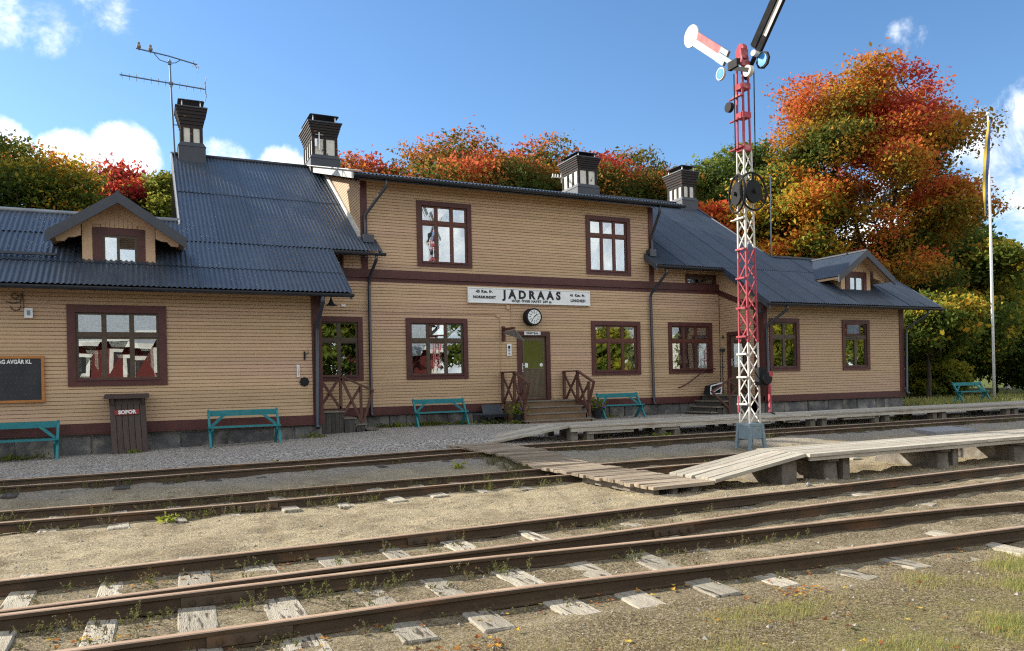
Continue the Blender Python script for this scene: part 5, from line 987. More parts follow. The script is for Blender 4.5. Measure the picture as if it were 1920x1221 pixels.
for q in range(2): MB().hexa([(9.722 + 0.05 - q * 0.03, 20.86, 2.98 + q * 0.04), (9.724 + 0.05 - q * 0.03, 20.86, 2.98 + q * 0.04), (9.98 - q * 0.11, 20.38, 2.83 + q * 0.13), (9.978 - q * 0.11, 20.38, 2.83 + q * 0.13), (9.712 + 0.04 - q * 0.03, 20.86, 3.0 + q * 0.04), (9.714 + 0.04 - q * 0.03, 20.86, 3.0 + q * 0.04), (9.93 - q * 0.11, 20.38, 2.90 + q * 0.13), (9.928 - q * 0.11, 20.38, 2.90 + q * 0.13)]).build('print', M['letter'], hs_)
pq = thing('notice_plaque', 'narrow white notice with small symbols beside the waiting room door', 'notice', (9.92, 21.05, 2.35)); MB().box(9.85, 10.0, 21.06, 21.08, 2.355, 2.71).build('panel', M['white'], pq)
MB().disc((9.925, 21.058, 2.62), (0, 1, 0), 0.04, 0.006, 12).box(9.89, 9.96, 21.054, 21.06, 2.57, 2.60).build('symbol', M['letter'], pq); MB().disc((9.925, 21.058, 2.52), (0, 1, 0), 0.035, 0.004, 12).disc((9.925, 21.058, 2.42), (0, 1, 0), 0.03, 0.004, 12).build('symbol', M['concrete'], pq)
tb = thing('timetable_board', 'black timetable board in a golden frame at the left edge', 'notice board', (-2.9, 18.95, 1.3))
MB().box(-4.0, -2.0, 18.945, 18.985, 1.37, 2.27).build('panel', M['slate'], tb); MB().box(-4.06, -1.96, 18.925, 18.985, 2.262, 2.315).box(-4.06, -1.96, 18.925, 18.985, 1.335, 1.388).box(-2.015, -1.96, 18.925, 18.985, 1.388, 2.262).box(-4.06, -4.005, 18.925, 18.985, 1.388, 2.262).build('frame', M['oak'], tb)
text('TÅG AVGÅR KL', 0.118, M['letter_w'], tb, (-2.19, 18.942, 2.19), align='RIGHT', bold=0.0035, space=0.98, sx=0.80)
pg = MB()
for r_ in range(6):
    for c_ in range(8): pg.disc((-2.12 - c_ * 0.085 - (r_ % 2) * 0.02, 18.942, 2.10 - r_ * 0.12), (0, 1, 0), 0.006, 0.006, 5)
pg.build('pegs', M['mortar'], tb)
wb = thing('wall_detector', 'small white square box fixed high on the left wing wall', 'box', (-2.22, 18.95, 3.1)); MB().box(-2.295, -2.145, 18.93, 18.985, 3.115, 3.325).build('case', M['white'], wb); MB().box(-2.25, -2.19, 18.92, 18.931, 3.17, 3.27).build('sensor', M['mast_g'], wb)
cb = MB().tube([(-2.35, 18.97, 3.62), (-2.36, 18.96, 3.45), (-2.5, 18.96, 3.42), (-2.62, 18.96, 3.45)], 0.012, 6).tube([(-2.46 + 0.06 * math.cos(k * 0.6), 18.96, 3.57 + 0.06 * math.sin(k * 0.6)) for k in range(12)], 0.01, 6).tube([(-2.45 + 0.09 * math.cos(k * 0.5 + 3.1), 18.96, 3.36 + 0.09 * math.sin(k * 0.5 + 3.1)) for k in range(8)], 0.01, 6).tube([(-2.33, 18.97, 3.68), (-2.30, 18.965, 3.3), (-2.24, 18.965, 3.28)], 0.008, 6).build('looped_cable', M['sash'])
tag(cb, 'brown looped cable hanging under the left eaves', 'cable')
th_ = thing('wall_thermometer', 'thin white thermometer on the left wing near its corner', 'thermometer', (3.3, 18.95, 1.78)); MB().box(3.265, 3.33, 18.96, 18.985, 1.78, 2.08).build('plate', M['white'], th_); MB().box(3.293, 3.302, 18.955, 18.96, 1.82, 2.04).build('tube', M['red_sign'], th_)
orn = MB()
for k in range(8): orn.disc((3.44 + 0.075 * math.cos(k * math.pi / 4), 18.97, 1.665 + 0.075 * math.sin(k * math.pi / 4)), (0, 1, 0), 0.04, 0.03, 10)
orn.disc((3.44, 18.965, 1.665), (0, 1, 0), 0.085, 0.04, 16); o_ = orn.build('iron_rosette', M['black']); tag(o_, 'dark iron flower-shaped rosette low on the left wing near its corner', 'ornament')
hk = MB().box(3.44, 3.475, 18.95, 18.985, 2.20, 2.40).tube([(3.46, 18.96, 2.34), (3.52, 18.9, 2.34), (3.54, 18.9, 2.39)], 0.012, 6).build('wall_hook', M['black']); tag(hk, 'small black hook on the left wing above the thermometer', 'hook')
def bell_lamp(x, y, z, label):
    t = thing('bell_lamp', label, 'lamp', (x, y, z)); MB().tube([(x, y, z + 0.12), (x, y, z + 0.05), (x, y, z - 0.02), (x, y, z - 0.06)], [0.02, 0.04, 0.08, 0.16], 16).build('shade', M['flash'], t); MB().tube([(x, y, z + 0.1), (x, y, z + 0.3)], 0.015, 6).build('stem', M['flash'], t)
bell_lamp(4.08, 18.75, 3.56, 'dark bell-shaped lamp under the left wing eaves corner'); bell_lamp(17.86, 18.9, 3.66, 'dark bell-shaped lamp under the right wing eaves corner')
text('A', 0.2, M['letter'], None, (18.055, 20.93, 2.95), rot=(math.pi / 2, 0, -math.pi / 2), bold=0.004, name='letter_sign'); tag(bpy.data.objects['letter_sign'], 'black letter A on the wall beside the right porch door', 'letter')
pp = MB().tube([(18.04, 20.97, 1.0), (18.04, 20.97, 2.5)], 0.014, 6).box(17.98, 18.06, 20.84, 21.02, 2.46, 2.56).tube([(18.04, 21.02, 1.9), (18.04, 20.9, 1.92)], 0.012, 6).build('letter_box', M['barrow']); tag(pp, 'small dark blue box on a pipe by the right porch door', 'box')
cd = MB().tube([(3.9, 21.075, 3.66), (6.0, 21.075, 3.62), (9.55, 21.075, 3.60), (9.62, 21.07, 3.57), (9.64, 21.07, 3.5), (9.64, 21.07, 1.0)], 0.010, 6).tube([(10.02, 21.07, 3.94), (10.03, 21.07, 3.1)], 0.010, 6).disc((9.57, 21.07, 3.56), (0, 1, 0), 0.05, 0.03, 10).box(9.86, 9.97, 21.05, 21.09, 3.76, 3.88).build('wall_cable', M['siding']); tag(cd, 'thin tan conduit running along and down the wall left of the door', 'cable')
vp = MB().box(4.86, 4.98, 21.06, 21.085, 3.73, 3.79).build('number_plate', M['white']); tag(vp, 'tiny white plate on the wall above the left porch window', 'plate')
sp_ = MB().tube([(18.17, 18.85, 0.74), (18.17, 18.85, 0.2)], 0.02, 6)
# antenna and birds
an = thing('roof_antenna', 'tall two-boom television antenna on the left gable chimney', 'antenna', (0.9, 25.9, 8.8))
AY = 25.9
MB().tube([(0.93, AY, 8.5), (0.86, AY, 10.6), (0.83, AY, 11.75)], 0.028, 8).tube([(0.9, AY, 9.75), (1.1, AY, 9.75)], 0.015, 6).build('mast', M['galv'], an)
MB().tube([(-0.10, AY, 11.95), (0.8, AY, 11.86), (1.62, AY, 11.72)], 0.022, 6).tube([(0.38, AY, 11.9), (0.55, AY, 11.70), (0.82, AY, 11.64), (1.0, AY, 11.68), (1.15, AY, 11.8)], 0.014, 6).box(0.78, 0.88, AY - 0.04, AY + 0.04, 11.6, 11.7).tube([(1.52, AY, 11.74), (1.62, AY, 11.6)], 0.012, 5).build('upper_boom', M['galv'], an)
MB().tube([(-0.56, AY, 11.08), (1.84, AY, 10.98)], 0.022, 6).tube([(1.83, AY, 11.2), (1.86, AY, 10.72)], 0.016, 6).box(0.80, 0.92, AY - 0.04, AY + 0.04, 10.98, 11.06).build('lower_boom', M['galv'], an)
el = MB()
for k in range(12): xx = -0.5 + k * 0.2; el.tube([(xx, AY - 0.30, 11.07 - k * 0.008), (xx, AY + 0.30, 11.07 - k * 0.008)], 0.010, 5)
for zz in (11.2, 10.72): el.tube([(1.85, AY - 0.4, zz), (1.85, AY + 0.4, zz)], 0.012, 5)
for xx, zz in ((1.50, 11.75), (1.62, 11.72), (1.64, 11.58)): el.tube([(xx, AY - 0.28, zz), (xx, AY + 0.28, zz)], 0.011, 5)
el.build('elements', M['alu'], an)
for bx_, lb in ((-0.02, 'plump small bird at the left tip of the upper antenna boom'), (0.30, 'small upright bird perched right of the other on the antenna boom')):
    b_ = MB(); z = 12.02 if bx_ < 0.1 else 11.99
    b_.ell((bx_, AY, z), (0.065, 0.10, 0.072), 12, 8).ell((bx_, AY - 0.06, z + 0.075), (0.042, 0.045, 0.042), 10, 7).add([(bx_ - 0.02, AY + 0.08, z), (bx_ + 0.02, AY + 0.08, z), (bx_ + 0.015, AY + 0.19, z - 0.05), (bx_ - 0.015, AY + 0.19, z - 0.05), (bx_, AY + 0.12, z + 0.02)], [(0, 1, 2, 3), (0, 4, 1), (1, 4, 2), (3, 4, 0), (2, 4, 3)]).add([(bx_ - 0.01, AY - 0.10, z + 0.08), (bx_ + 0.01, AY - 0.10, z + 0.08), (bx_, AY - 0.135, z + 0.068), (bx_, AY - 0.10, z + 0.065)], [(0, 1, 2), (1, 3, 2), (3, 0, 2)]).tube([(bx_ - 0.02, AY, z - 0.06), (bx_ - 0.02, AY, z - 0.10)], 0.005, 4).tube([(bx_ + 0.02, AY, z - 0.06), (bx_ + 0.02, AY, z - 0.10)], 0.005, 4)
    tag(b_.build('bird', M['bird'], smooth=True), lb, 'bird', 'birds on the antenna')
rod = MB().tube([(20.9, 21.5, 5.6), (20.95, 21.5, 9.0)], 0.022, 6).build('thin_roof_mast', M['galv']); tag(rod, 'thin pale rod standing on the right roof behind the signal mast', 'mast')
ins_ = thing('insulator_bracket', 'small bracket of white insulators on the left side of the third chimney', 'insulators', (14.9, 26.3, 9.6)); MB().tube([(15.1, 26.6, 9.62), (14.55, 26.6, 9.60)], 0.02, 6).tube([(14.98, 26.6, 9.4), (14.98, 26.6, 9.8)], 0.02, 6).build('bar', M['plaster'], ins_)
iz = MB()
for k in range(4): iz.tube([(14.6 + k * 0.12, 26.6, 9.62), (14.6 + k * 0.12, 26.6, 9.74)], [0.035, 0.025], 8)
iz.build('insulator_row', M['white'], ins_)
lb_ = thing('loudspeaker_bracket', 'small grey aerial bracket on the front of the second chimney', 'aerial', (5.3, 25.5, 9.5)); MB().tube([(5.28, 25.52, 9.35), (5.28, 25.52, 9.92)], 0.02, 6).box(5.14, 5.20, 25.5, 25.56, 9.45, 9.70).tube([(5.15, 25.52, 9.85), (5.42, 25.52, 9.85)], 0.01, 5).tube([(5.15, 25.52, 9.70), (5.42, 25.52, 9.70)], 0.01, 5).build('rods', M['alu'], lb_)
# flagpole
fp_ = thing('flagpole', 'tall white flagpole at far right with a ball top', 'flagpole', (34.15, 21.8, 0.3)); MB().tube([(34.15, 21.8, 0.2), (34.15, 21.8, 6.5), (34.15, 21.8, 12.98)], [0.066, 0.056, 0.036], 14).build('pole', M['pole'], fp_, smooth=True); MB().ell((34.15, 21.8, 13.08), (0.075, 0.075, 0.085)).build('ball', M['pole'], fp_, smooth=True); MB().tube([(34.02, 21.75, 1.2), (34.08, 21.78, 12.8)], 0.008, 4).build('halyard', M['pole'], fp_)
fl = MB(); n = 34
for k in range(n + 1):
    t = k / n; z = 12.75 - 4.3 * t; xo = 34.10 - 0.42 * math.sin(min(1, t * 1.15) * math.pi * 0.5); w = 0.03 + 0.09 * math.sin(math.pi * min(0.97, t * 0.9 + 0.08)); tw = 0.02 * math.sin(k * 0.55)
    fl.v += [(xo - w * 0.54 + tw, 21.70 + w * 0.84 + tw, z), (xo, 21.70, z + 0.02), (xo + w * 0.54 - tw, 21.70 - w * 0.84 - tw, z + 0.05)]
for k in range(n): 
    fl.cur = 0; fl.face(3 * k, 3 * k + 1, 3 * k + 4, 3 * k + 3); fl.cur = 1; fl.face(3 * k + 1, 3 * k + 2, 3 * k + 5, 3 * k + 4)
fg = fl.build('pennant', [M['flag_y'], M['flag_b']], smooth=True); tag(fg, 'long limp blue and yellow pennant hanging on the flagpole', 'flag')
# wheelbarrow tipped against the wall, flower pots
wbw = thing('wheelbarrow', 'dark blue tray and cart frame leaning on the wall left of the door steps', 'wheelbarrow', (9.1, 20.4, 0.34))
MB().hexa([(8.84, 20.62, 0.56), (9.50, 20.60, 0.56), (9.52, 20.64, 0.55), (8.84, 20.66, 0.55), (8.90, 20.90, 0.90), (9.50, 20.90, 0.90), (9.52, 20.94, 0.90), (8.90, 20.94, 0.90)]).build('back_panel', M['barrow'], wbw)
MB().hexa([(8.72, 20.1, 0.56), (9.30, 20.05, 0.56), (9.36, 20.6, 0.56), (8.78, 20.62, 0.56), (8.60, 20.02, 0.64), (9.44, 19.98, 0.64), (9.48, 20.64, 0.64), (8.62, 20.64, 0.64)]).bar((8.42, 20.1, 0.66), (9.4, 20.15, 0.60), 0.04, 0.04).bar((8.44, 20.5, 0.66), (9.4, 20.5, 0.60), 0.04, 0.04).build('tray', M['barrow'], wbw)
for xx in (8.75, 8.92, 9.4): MB().tube([(xx, 20.2, 0.60), (xx + 0.05, 20.25, 0.30)], 0.016, 6).build('leg', M['black'], wbw)
MB().disc((9.22, 20.35, 0.46), (0.3, 1, 0), 0.15, 0.07, 20).build('wheel', M['black'], wbw)
def leaf_cloud(mb, c, r, n, s, rng_, tone, tones):
    for _ in range(n):
        p = np.array(c) + rng_.normal(size=3) * np.array(r) * 0.55; a = rng_.normal(size=3); a /= np.linalg.norm(a); b = np.cross(a, rng_.normal(size=3)); b /= np.linalg.norm(b); k = s * rng_.uniform(0.6, 1.3)
        i = len(mb.v); mb.v += [tuple(p - a * k), tuple(p + b * k * 0.5), tuple(p + a * k), tuple(p - b * k * 0.5)]; mb.face(i, i + 1, i + 2, i + 3); tones.append(float(np.clip(tone + rng_.normal() * 0.15, 0, 1)))
def set_tone(o, tones):
    at = o.data.attributes.new('tone', 'FLOAT', 'FACE'); at.data.foreach_set('value', np.array(tones, 'f'))
def simple_leaves(name, mb, tones, mat, parent=None, off=None):
    if off is None:
        q = parent; off = (0, 0, 0)
        while q is not None: off = tuple(a + b for a, b in zip(off, q.location)); q = q.parent
    m_ = bpy.data.meshes.new(name); m_.from_pydata([(x - off[0], y - off[1], z - off[2]) for x, y, z in mb.v], [], mb.f); m_.materials.append(M[mat]); o = link(bpy.data.objects.new(name, m_), parent); set_tone(o, tones); return o
def flower_pot(x, y, z, label):
    t = thing('flower_pot', label, 'flower pot', (x, y, z), 'flower pots'); MB().tube([(x, y, z), (x, y, z + 0.02), (x, y, z + 0.28), (x, y, z + 0.30)], [0.11, 0.115, 0.165, 0.175], 16).build('pot', M['terracotta'], t)
    mb = MB(); tn = []; leaf_cloud(mb, (x, y, z + 0.42), (0.26, 0.22, 0.16), 260, 0.045, np.random.default_rng(int(x * 10)), 0.75, tn); simple_leaves('foliage', mb, tn, 'weed', t)
    pb = MB()
    for k in range(7): pb.ell((x + random.uniform(-.15, .2), y - random.uniform(0.05, .2), z + random.uniform(0.3, 0.52)), (0.028, 0.028, 0.022), 6, 4)
    pb.build('blossoms', M['petal'], t)
flower_pot(9.56, 19.78, 0.33, 'black flower pot with violet blossoms left of the waiting room steps'); flower_pot(12.40, 20.15, 0.40, 'black flower pot with violet blossoms right of the waiting room steps')

# ------------------------------------------------------------------ trees
def tree(name, label, x, y, h, rx, zlow, mat, n, seed, tone=(0.2, 0.3, 0.2, 0.3), nl=9, ls=0.2, group='trees behind the station', bark='bark', z0=0.35, tr=None, flat=0.8, ry=None, cl=0.42, lean=0.0, thin=1.0, lobes=None):
    """tone = (base, toward lobe tops, toward crown top, patchiness)"""
    rg = np.random.default_rng(seed); ry = ry or rx; t = thing(name, label, 'tree', (x, y, z0), group); zc = (zlow + h) / 2; rz = (h - zlow) / 2
    if lobes is None:
        lobes = []
        for k in range(nl):
            a = 2 * math.pi * (k / nl + rg.uniform(-0.06, 0.06)) * 2.4; zz = -0.75 + 1.45 * (k + 0.5) / nl; rr = math.sqrt(max(0, 1 - zz * zz)) * rg.uniform(0.45, 0.72); lr = rg.uniform(0.27, 0.40)
            lobes.append((rx * rr * math.cos(a), ry * rr * math.sin(a), zc + rz * zz * 0.82, lr * min(rx, rz) * 1.15))
        lobes.append((0, 0, h - 0.45 * rz, 0.45 * min(rx, rz)))
    lob = np.array(lobes); nc = max(20, n // 16); w = lob[:, 3] ** 2; li = rg.choice(len(lob), nc, p=w / w.sum())
    d = rg.normal(size=(nc, 3)); d[:, 2] += 0.35; d /= np.linalg.norm(d, axis=1)[:, None]; fac = 0.45 + 0.57 * np.sqrt(rg.random(nc))
    cp = lob[li, :3] + d * (lob[li, 3] * fac)[:, None] * np.array([1, 1, flat]); cp[:, 0] += lean * (cp[:, 2] - z0)
    ct = tone[0] + tone[1] * np.clip(d[:, 2] * fac, -0.2, 1) + tone[2] * (cp[:, 2] - zlow) / (h - zlow) + tone[3] * 2 * vnoise(cp[:, 0] + 50 + x, cp[:, 2] * 1.3 + cp[:, 1] + 50, rx * 0.45, seed + 5) + rg.normal(size=nc) * 0.05
    m_ = 16; P = np.repeat(cp, m_, 0) + rg.normal(size=(nc * m_, 3)) * np.array([cl, cl, cl * 0.45]); T = np.clip(np.repeat(ct, m_) + rg.normal(size=nc * m_) * 0.055, 0, 1)
    N_ = len(P); nrm = rg.normal(size=(N_, 3)) * 0.75 + np.array([0, -0.1, 0.65]); nrm /= np.linalg.norm(nrm, axis=1)[:, None]; a = np.cross(nrm, rg.normal(size=(N_, 3))); a /= np.linalg.norm(a, axis=1)[:, None]; b = np.cross(nrm, a); s = (ls * np.clip(np.exp(rg.normal(-0.1, 0.33, N_)), 0.35, 1.6))[:, None]
    V = np.stack([P - a * s, P + b * s * 0.62 - nrm * s * 0.25, P + a * s, P - b * s * 0.62 - nrm * s * 0.25], 1).reshape(-1, 3)
    me_ = bpy.data.meshes.new('crown'); me_.vertices.add(N_ * 4); me_.vertices.foreach_set('co', (V + np.array([0, 0, -z0])).reshape(-1).astype('f')); me_.loops.add(N_ * 4); me_.loops.foreach_set('vertex_index', np.arange(N_ * 4, dtype='i')); me_.polygons.add(N_); me_.polygons.foreach_set('loop_start', (np.arange(N_) * 4).astype('i')); me_.polygons.foreach_set('loop_total', np.full(N_, 4, 'i')); me_.update()
    at = me_.attributes.new('tone', 'FLOAT', 'FACE'); at.data.foreach_set('value', T.astype('f')); me_.materials.append(M[mat]); link(bpy.data.objects.new('crown', me_), t)
    tr = tr or 0.022 * h; mb = MB(); zt = max(zlow + 0.25 * rz, z0 + 0.9); fork = Vector((lean * zt, 0, zt - z0))
    mb.tube([(0, 0, -0.3), (0, 0, 0.25), tuple(fork * 0.5 + Vector((rg.uniform(-.1, .1), rg.uniform(-.1, .1), 0))), tuple(fork)], [tr * 1.35, tr, tr * 0.85, tr * 0.7], 9, cap=False)
    mains = lobes[:: max(1, len(lobes) // 8)]; joints = []
    L3 = lambda l: Vector((l[0] + lean * (l[2] - z0), l[1], l[2] - z0))
    for l in mains:
        e = L3(l); st = fork * (0.7 + 0.3 * rg.random()); mid = st.lerp(e, 0.5) + Vector((rg.uniform(-.3, .3), rg.uniform(-.3, .3), 0.12 * (e - st).length)); mb.tube([st, mid, e], [tr * 0.42, tr * 0.26, tr * 0.12], 6, cap=False)
        joints += [mid, mid.lerp(e, 0.5), e]
    for l in lobes:
        e = L3(l); p0 = min(joints, key=lambda q: (q - e).length)
        if (p0 - e).length > 0.2: mb.tube([p0, p0.lerp(e, 0.5) + Vector((rg.uniform(-.15, .15), rg.uniform(-.15, .15), 0.15)), e], [tr * 0.13, tr * 0.09, tr * 0.05], 4, cap=False)
        for _ in range(3):
            q = Vector(rg.normal(size=3)); q.z = abs(q.z) * 0.6; q.normalize(); mb.tube([e, e + q * l[3] * 0.5 + Vector((0, 0, 0.1)), e + q * l[3] * 0.95], [tr * 0.06, tr * 0.045, tr * 0.02], 4, cap=False)
    mb.build('trunk', M[bark], t, off=(0, 0, 0)); return t
def env_lobes(seed, n, prof, ry, rlo, rhi):
    """lobes scattered through an outline: prof = [(z, x_left, x_right)...] relative to the trunk"""
    g = np.random.default_rng(seed); zs = [p[0] for p in prof]; out = []
    while len(out) < n:
        z = g.uniform(zs[0], zs[-1]); a = np.interp(z, zs, [p[1] for p in prof]); b = np.interp(z, zs, [p[2] for p in prof]); r = g.uniform(rlo, rhi); u = g.uniform(0, 1) ** 0.5
        th = g.uniform(0, 2 * math.pi); cx_ = (a + b) / 2 + math.cos(th) * u * max(0.1, (b - a) / 2 - r * 0.7); cy_ = math.sin(th) * u * ry * (b - a) / (max(p[2] - p[1] for p in prof)); out.append((cx_, cy_, min(z, zs[-1] - r * 0.6), r))
    return out
tree('maple_tree', 'tall maple blazing red and orange on top, behind the right wing', 37.1, 30.0, 20.0, 6.2, 3.6, 'leaf_big', 150000, 11, (0.10, 0.12, 0.62, 0.38), ls=0.098, tr=0.36, flat=0.6, cl=0.40, lobes=env_lobes(5, 150, [(3.6, -3.4, 4.0), (7.0, -6.0, 5.2), (11.0, -6.8, 5.7), (14.0, -5.8, 6.0), (16.5, -5.2, 6.4), (17.6, -5.0, 5.6), (18.4, -4.6, 4.4)], 4.8, 1.0, 1.6))
tree('maple_tree', 'orange and yellow maple crown at the left foot of the tallest red maple', 31.6, 31.5, 14.2, 3.1, 4.0, 'leaf_maple', 34000, 12, (0.30, 0.14, 0.10, 0.30), nl=22, ls=0.11)
tree('oak_tree', 'green leafy tree just left of the signal mast wheels', 34.2, 40.0, 17.6, 3.6, 5.0, 'leaf_green', 30000, 13, (0.35, 0.3, 0.1, 0.3), nl=20, ls=0.13)
tree('oak_tree', 'green leafy tree just right of the signal mast, behind the maple', 40.0, 42.0, 20.2, 4.0, 5.0, 'leaf_green', 34000, 14, (0.32, 0.3, 0.1, 0.3), nl=22, ls=0.13)
CT = (0.16, 0.46, 0.22, 0.34)
tree('maple_tree', 'low red-topped maple crown beside the second chimney', 11.4, 44.0, 15.9, 4.2, 5.0, 'leaf_rust', 34000, 15, (0.34, 0.45, 0.2, 0.3), nl=18, ls=0.115)
tree('maple_tree', 'broad orange-edged maple above the left half of the centre roof', 16.2, 40.5, 16.5, 5.6, 4.5, 'leaf_rust', 84000, 16, CT, nl=44, ls=0.10)
tree('maple_tree', 'broad red-flecked maple above the middle of the centre roof', 22.4, 41.5, 17.3, 5.6, 4.5, 'leaf_rust', 84000, 17, (0.16, 0.46, 0.22, 0.42), nl=44, ls=0.10)
tree('maple_tree', 'yellow-green maple between the third and fourth chimneys', 29.0, 42.0, 17.7, 5.0, 4.5, 'leaf_rust', 64000, 18, (0.12, 0.34, 0.18, 0.30), nl=36, ls=0.10)
tree('rowan_tree', 'small red-leaved tree right of the fourth chimney', 28.9, 34.0, 12.2, 2.2, 4.5, 'leaf_maple', 12000, 19, (0.38, 0.30, 0.15, 0.3), nl=14, ls=0.13)
tree('maple_tree', 'dark green and amber maple at the left edge above the low roof', -4.3, 32.0, 11.0, 3.4, 3.6, 'leaf_maple', 62000, 20, (0.18, 0.20, 0.10, 0.30), nl=30, ls=0.072, cl=0.30)
tree('red_maple', 'dark red maple behind the left dormer', -0.9, 36.5, 11.9, 2.9, 4.0, 'leaf_red', 46000, 21, (0.24, 0.34, 0.24, 0.3), nl=24, ls=0.08, cl=0.30)
tree('red_maple', 'small scarlet-topped maple left of the first chimney', 0.9, 38.5, 12.0, 1.9, 4.0, 'leaf_red', 20000, 22, (0.28, 0.38, 0.3, 0.3), nl=14, ls=0.08, cl=0.30)
tree('birch_tree', 'slender yellowing birch right behind the first chimney antenna', 0.85, 33.5, 11.8, 0.9, 3.0, 'leaf_green', 8000, 23, (0.75, 0.1, 0.1, 0.2), nl=16, ls=0.08, bark='bark_pale', tr=0.11, cl=0.25)
tree('maple_tree', 'dark green tree below the flagpole top at the right', 47.5, 33.0, 12.4, 4.6, 0.8, 'leaf_maple', 34000, 24, (0.16, 0.10, 0.12, 0.22), nl=30, ls=0.17, group='trees at right')
tree('alder_tree', 'tall dark leafy tree right of the flagpole', 54.5, 37.0, 14.4, 3.9, 1.5, 'leaf_green', 22000, 25, (0.14, 0.2, 0.1, 0.3), nl=22, ls=0.19, group='trees at right')
tree('birch_tree', 'pale yellow-green birch at the right edge', 54.0, 33.5, 10.2, 2.5, 0.8, 'leaf_green', 18000, 26, (0.7, 0.2, 0.1, 0.2), nl=20, ls=0.14, bark='bark_pale', group='trees at right')
tree('small_maple', 'small dark tree with a bare trunk just right of the building end', 33.1, 24.2, 5.4, 2.6, 1.9, 'leaf_maple', 20000, 27, (0.16, 0.10, 0.10, 0.22), nl=20, ls=0.11, cl=0.3, tr=0.11, group='trees at right')
tree('small_maple', 'bushy tree with orange flecks behind the far bench', 38.4, 26.8, 6.2, 2.7, 0.7, 'leaf_maple', 22000, 28, (0.24, 0.12, 0.0, 0.2), nl=20, ls=0.12, cl=0.3, group='trees at right')
tree('hazel_bush', 'yellow-green bush behind the foot of the flagpole', 42.5, 27.0, 5.6, 2.6, 0.4, 'leaf_green', 20000, 29, (0.72, 0.3, 0.0, 0.3), nl=20, ls=0.12, cl=0.3, group='trees at right')
tree('hazel_bush', 'bright low bush to the right of the building end at ground level', 35.5, 25.6, 2.3, 1.8, 0.25, 'leaf_green', 12000, 30, (0.75, 0.2, 0.1, 0.2), nl=14, ls=0.10, cl=0.25, group='trees at right')
tree('spruce_shrub', 'dark blue-green shrub at the lower right edge', 41.8, 24.4, 3.7, 1.25, 0.3, 'leaf_green', 12000, 31, (0.0, 0.1, 0.0, 0.1), nl=14, ls=0.09, cl=0.25, group='trees at right')
tree('hazel_bush', 'low green bush under the small bare-trunked tree', 31.5, 26.5, 2.0, 1.7, 0.25, 'leaf_green', 10000, 32, (0.55, 0.3, 0.1, 0.2), nl=14, ls=0.10, cl=0.25, group='trees at right')
tree('alder_tree', 'far dark tree filling the gap behind the tall red maple', 47.0, 44.0, 13.0, 5.0, 0.8, 'leaf_green', 18000, 33, (0.1, 0.2, 0.1, 0.3), nl=22, ls=0.24, group='trees at right')
tree('alder_tree', 'far dark tree behind the right wing roof', 33.0, 37.0, 9.5, 4.2, 0.8, 'leaf_green', 14000, 34, (0.15, 0.2, 0.1, 0.3), nl=18, ls=0.22, group='trees at right')
# tall park trees further left whose crowns shade the platform
for k, xx in enumerate((-32.6, -28.2, -23.8, -19.5, -15.3)):
    g_ = np.random.default_rng(300 + k); hh = 19.8 + g_.uniform(-0.35, 0.35)
    lbs = [(dx, g_.uniform(-0.6, 0.6), hh - 1.25 + g_.uniform(-0.25, 0.15) - abs(dx) * 0.08, 1.45) for dx in (-2.2, -0.75, 0.75, 2.2)] + [(dx, 0, hh - 3.6, 1.6) for dx in (-2.2, 0, 2.2)] + [(dx, 0, hh - 6.5, 1.8) for dx in (-2, 2)]
    tree('park_tree', ['green park tree beyond the left edge, the outermost of five in a row', 'green park tree beyond the left edge, second of five in a row', 'green park tree beyond the left edge, middle of five in a row', 'green park tree beyond the left edge, fourth of five in a row', 'green park tree beyond the left edge, the one nearest the station'][k], xx, 38.0, hh, 3.6, 9.0, 'leaf_green', 9000, 40 + k, ls=0.34, lobes=lbs, group='park trees left of the picture')

# ------------------------------------------------------------------ what the window panes mirror: buildings and trees across the yard
def barn(name, label, x0, x1, y0, y1, ze, zr_, wall, wins, rz=0):
    t = thing(name, label, 'building', ((x0 + x1) / 2, (y0 + y1) / 2, 0)); ym = (y0 + y1) / 2
    MB().box(x0, x1, y0, y1, 0, ze).prism([(y0, ze), (y1, ze), (ym, zr_ - 0.15)], 'x', x0, x1).build('wall', M[wall], t)
    MB().hexa([(x0 - 0.4, y1 + 0.5, ze - 0.12), (x1 + 0.4, y1 + 0.5, ze - 0.12), (x1 + 0.4, ym, zr_), (x0 - 0.4, ym, zr_), (x0 - 0.4, y1 + 0.5, ze), (x1 + 0.4, y1 + 0.5, ze), (x1 + 0.4, ym, zr_ + 0.12), (x0 - 0.4, ym, zr_ + 0.12)]).hexa([(x0 - 0.4, ym, zr_), (x1 + 0.4, ym, zr_), (x1 + 0.4, y0 - 0.5, ze - 0.12), (x0 - 0.4, y0 - 0.5, ze - 0.12), (x0 - 0.4, ym, zr_ + 0.12), (x1 + 0.4, ym, zr_ + 0.12), (x1 + 0.4, y0 - 0.5, ze), (x0 - 0.4, y0 - 0.5, ze)]).build('roof', M['ridge'], t)
    MB().box(x0 - 0.42, x1 + 0.42, y1 + 0.5, y1 + 0.55, ze - 0.25, ze + 0.05).build('fascia', M['white_sheet'], t)
    for xx in (x0, x1 - 0.2): MB().box(xx - 0.02, xx + 0.22, y1, y1 + 0.05, 0, ze).build('corner_board', M['white_sheet'], t)
    for a, b, p, q_ in wins:
        w = MB().box(a, b, y1, y1 + 0.06, p, q_).build('window', M['white_sheet'], t); MB().box(a + 0.2, b - 0.2, y1 + 0.06, y1 + 0.075, p + 0.2, q_ - 0.2).build('pane', M['black'], w)
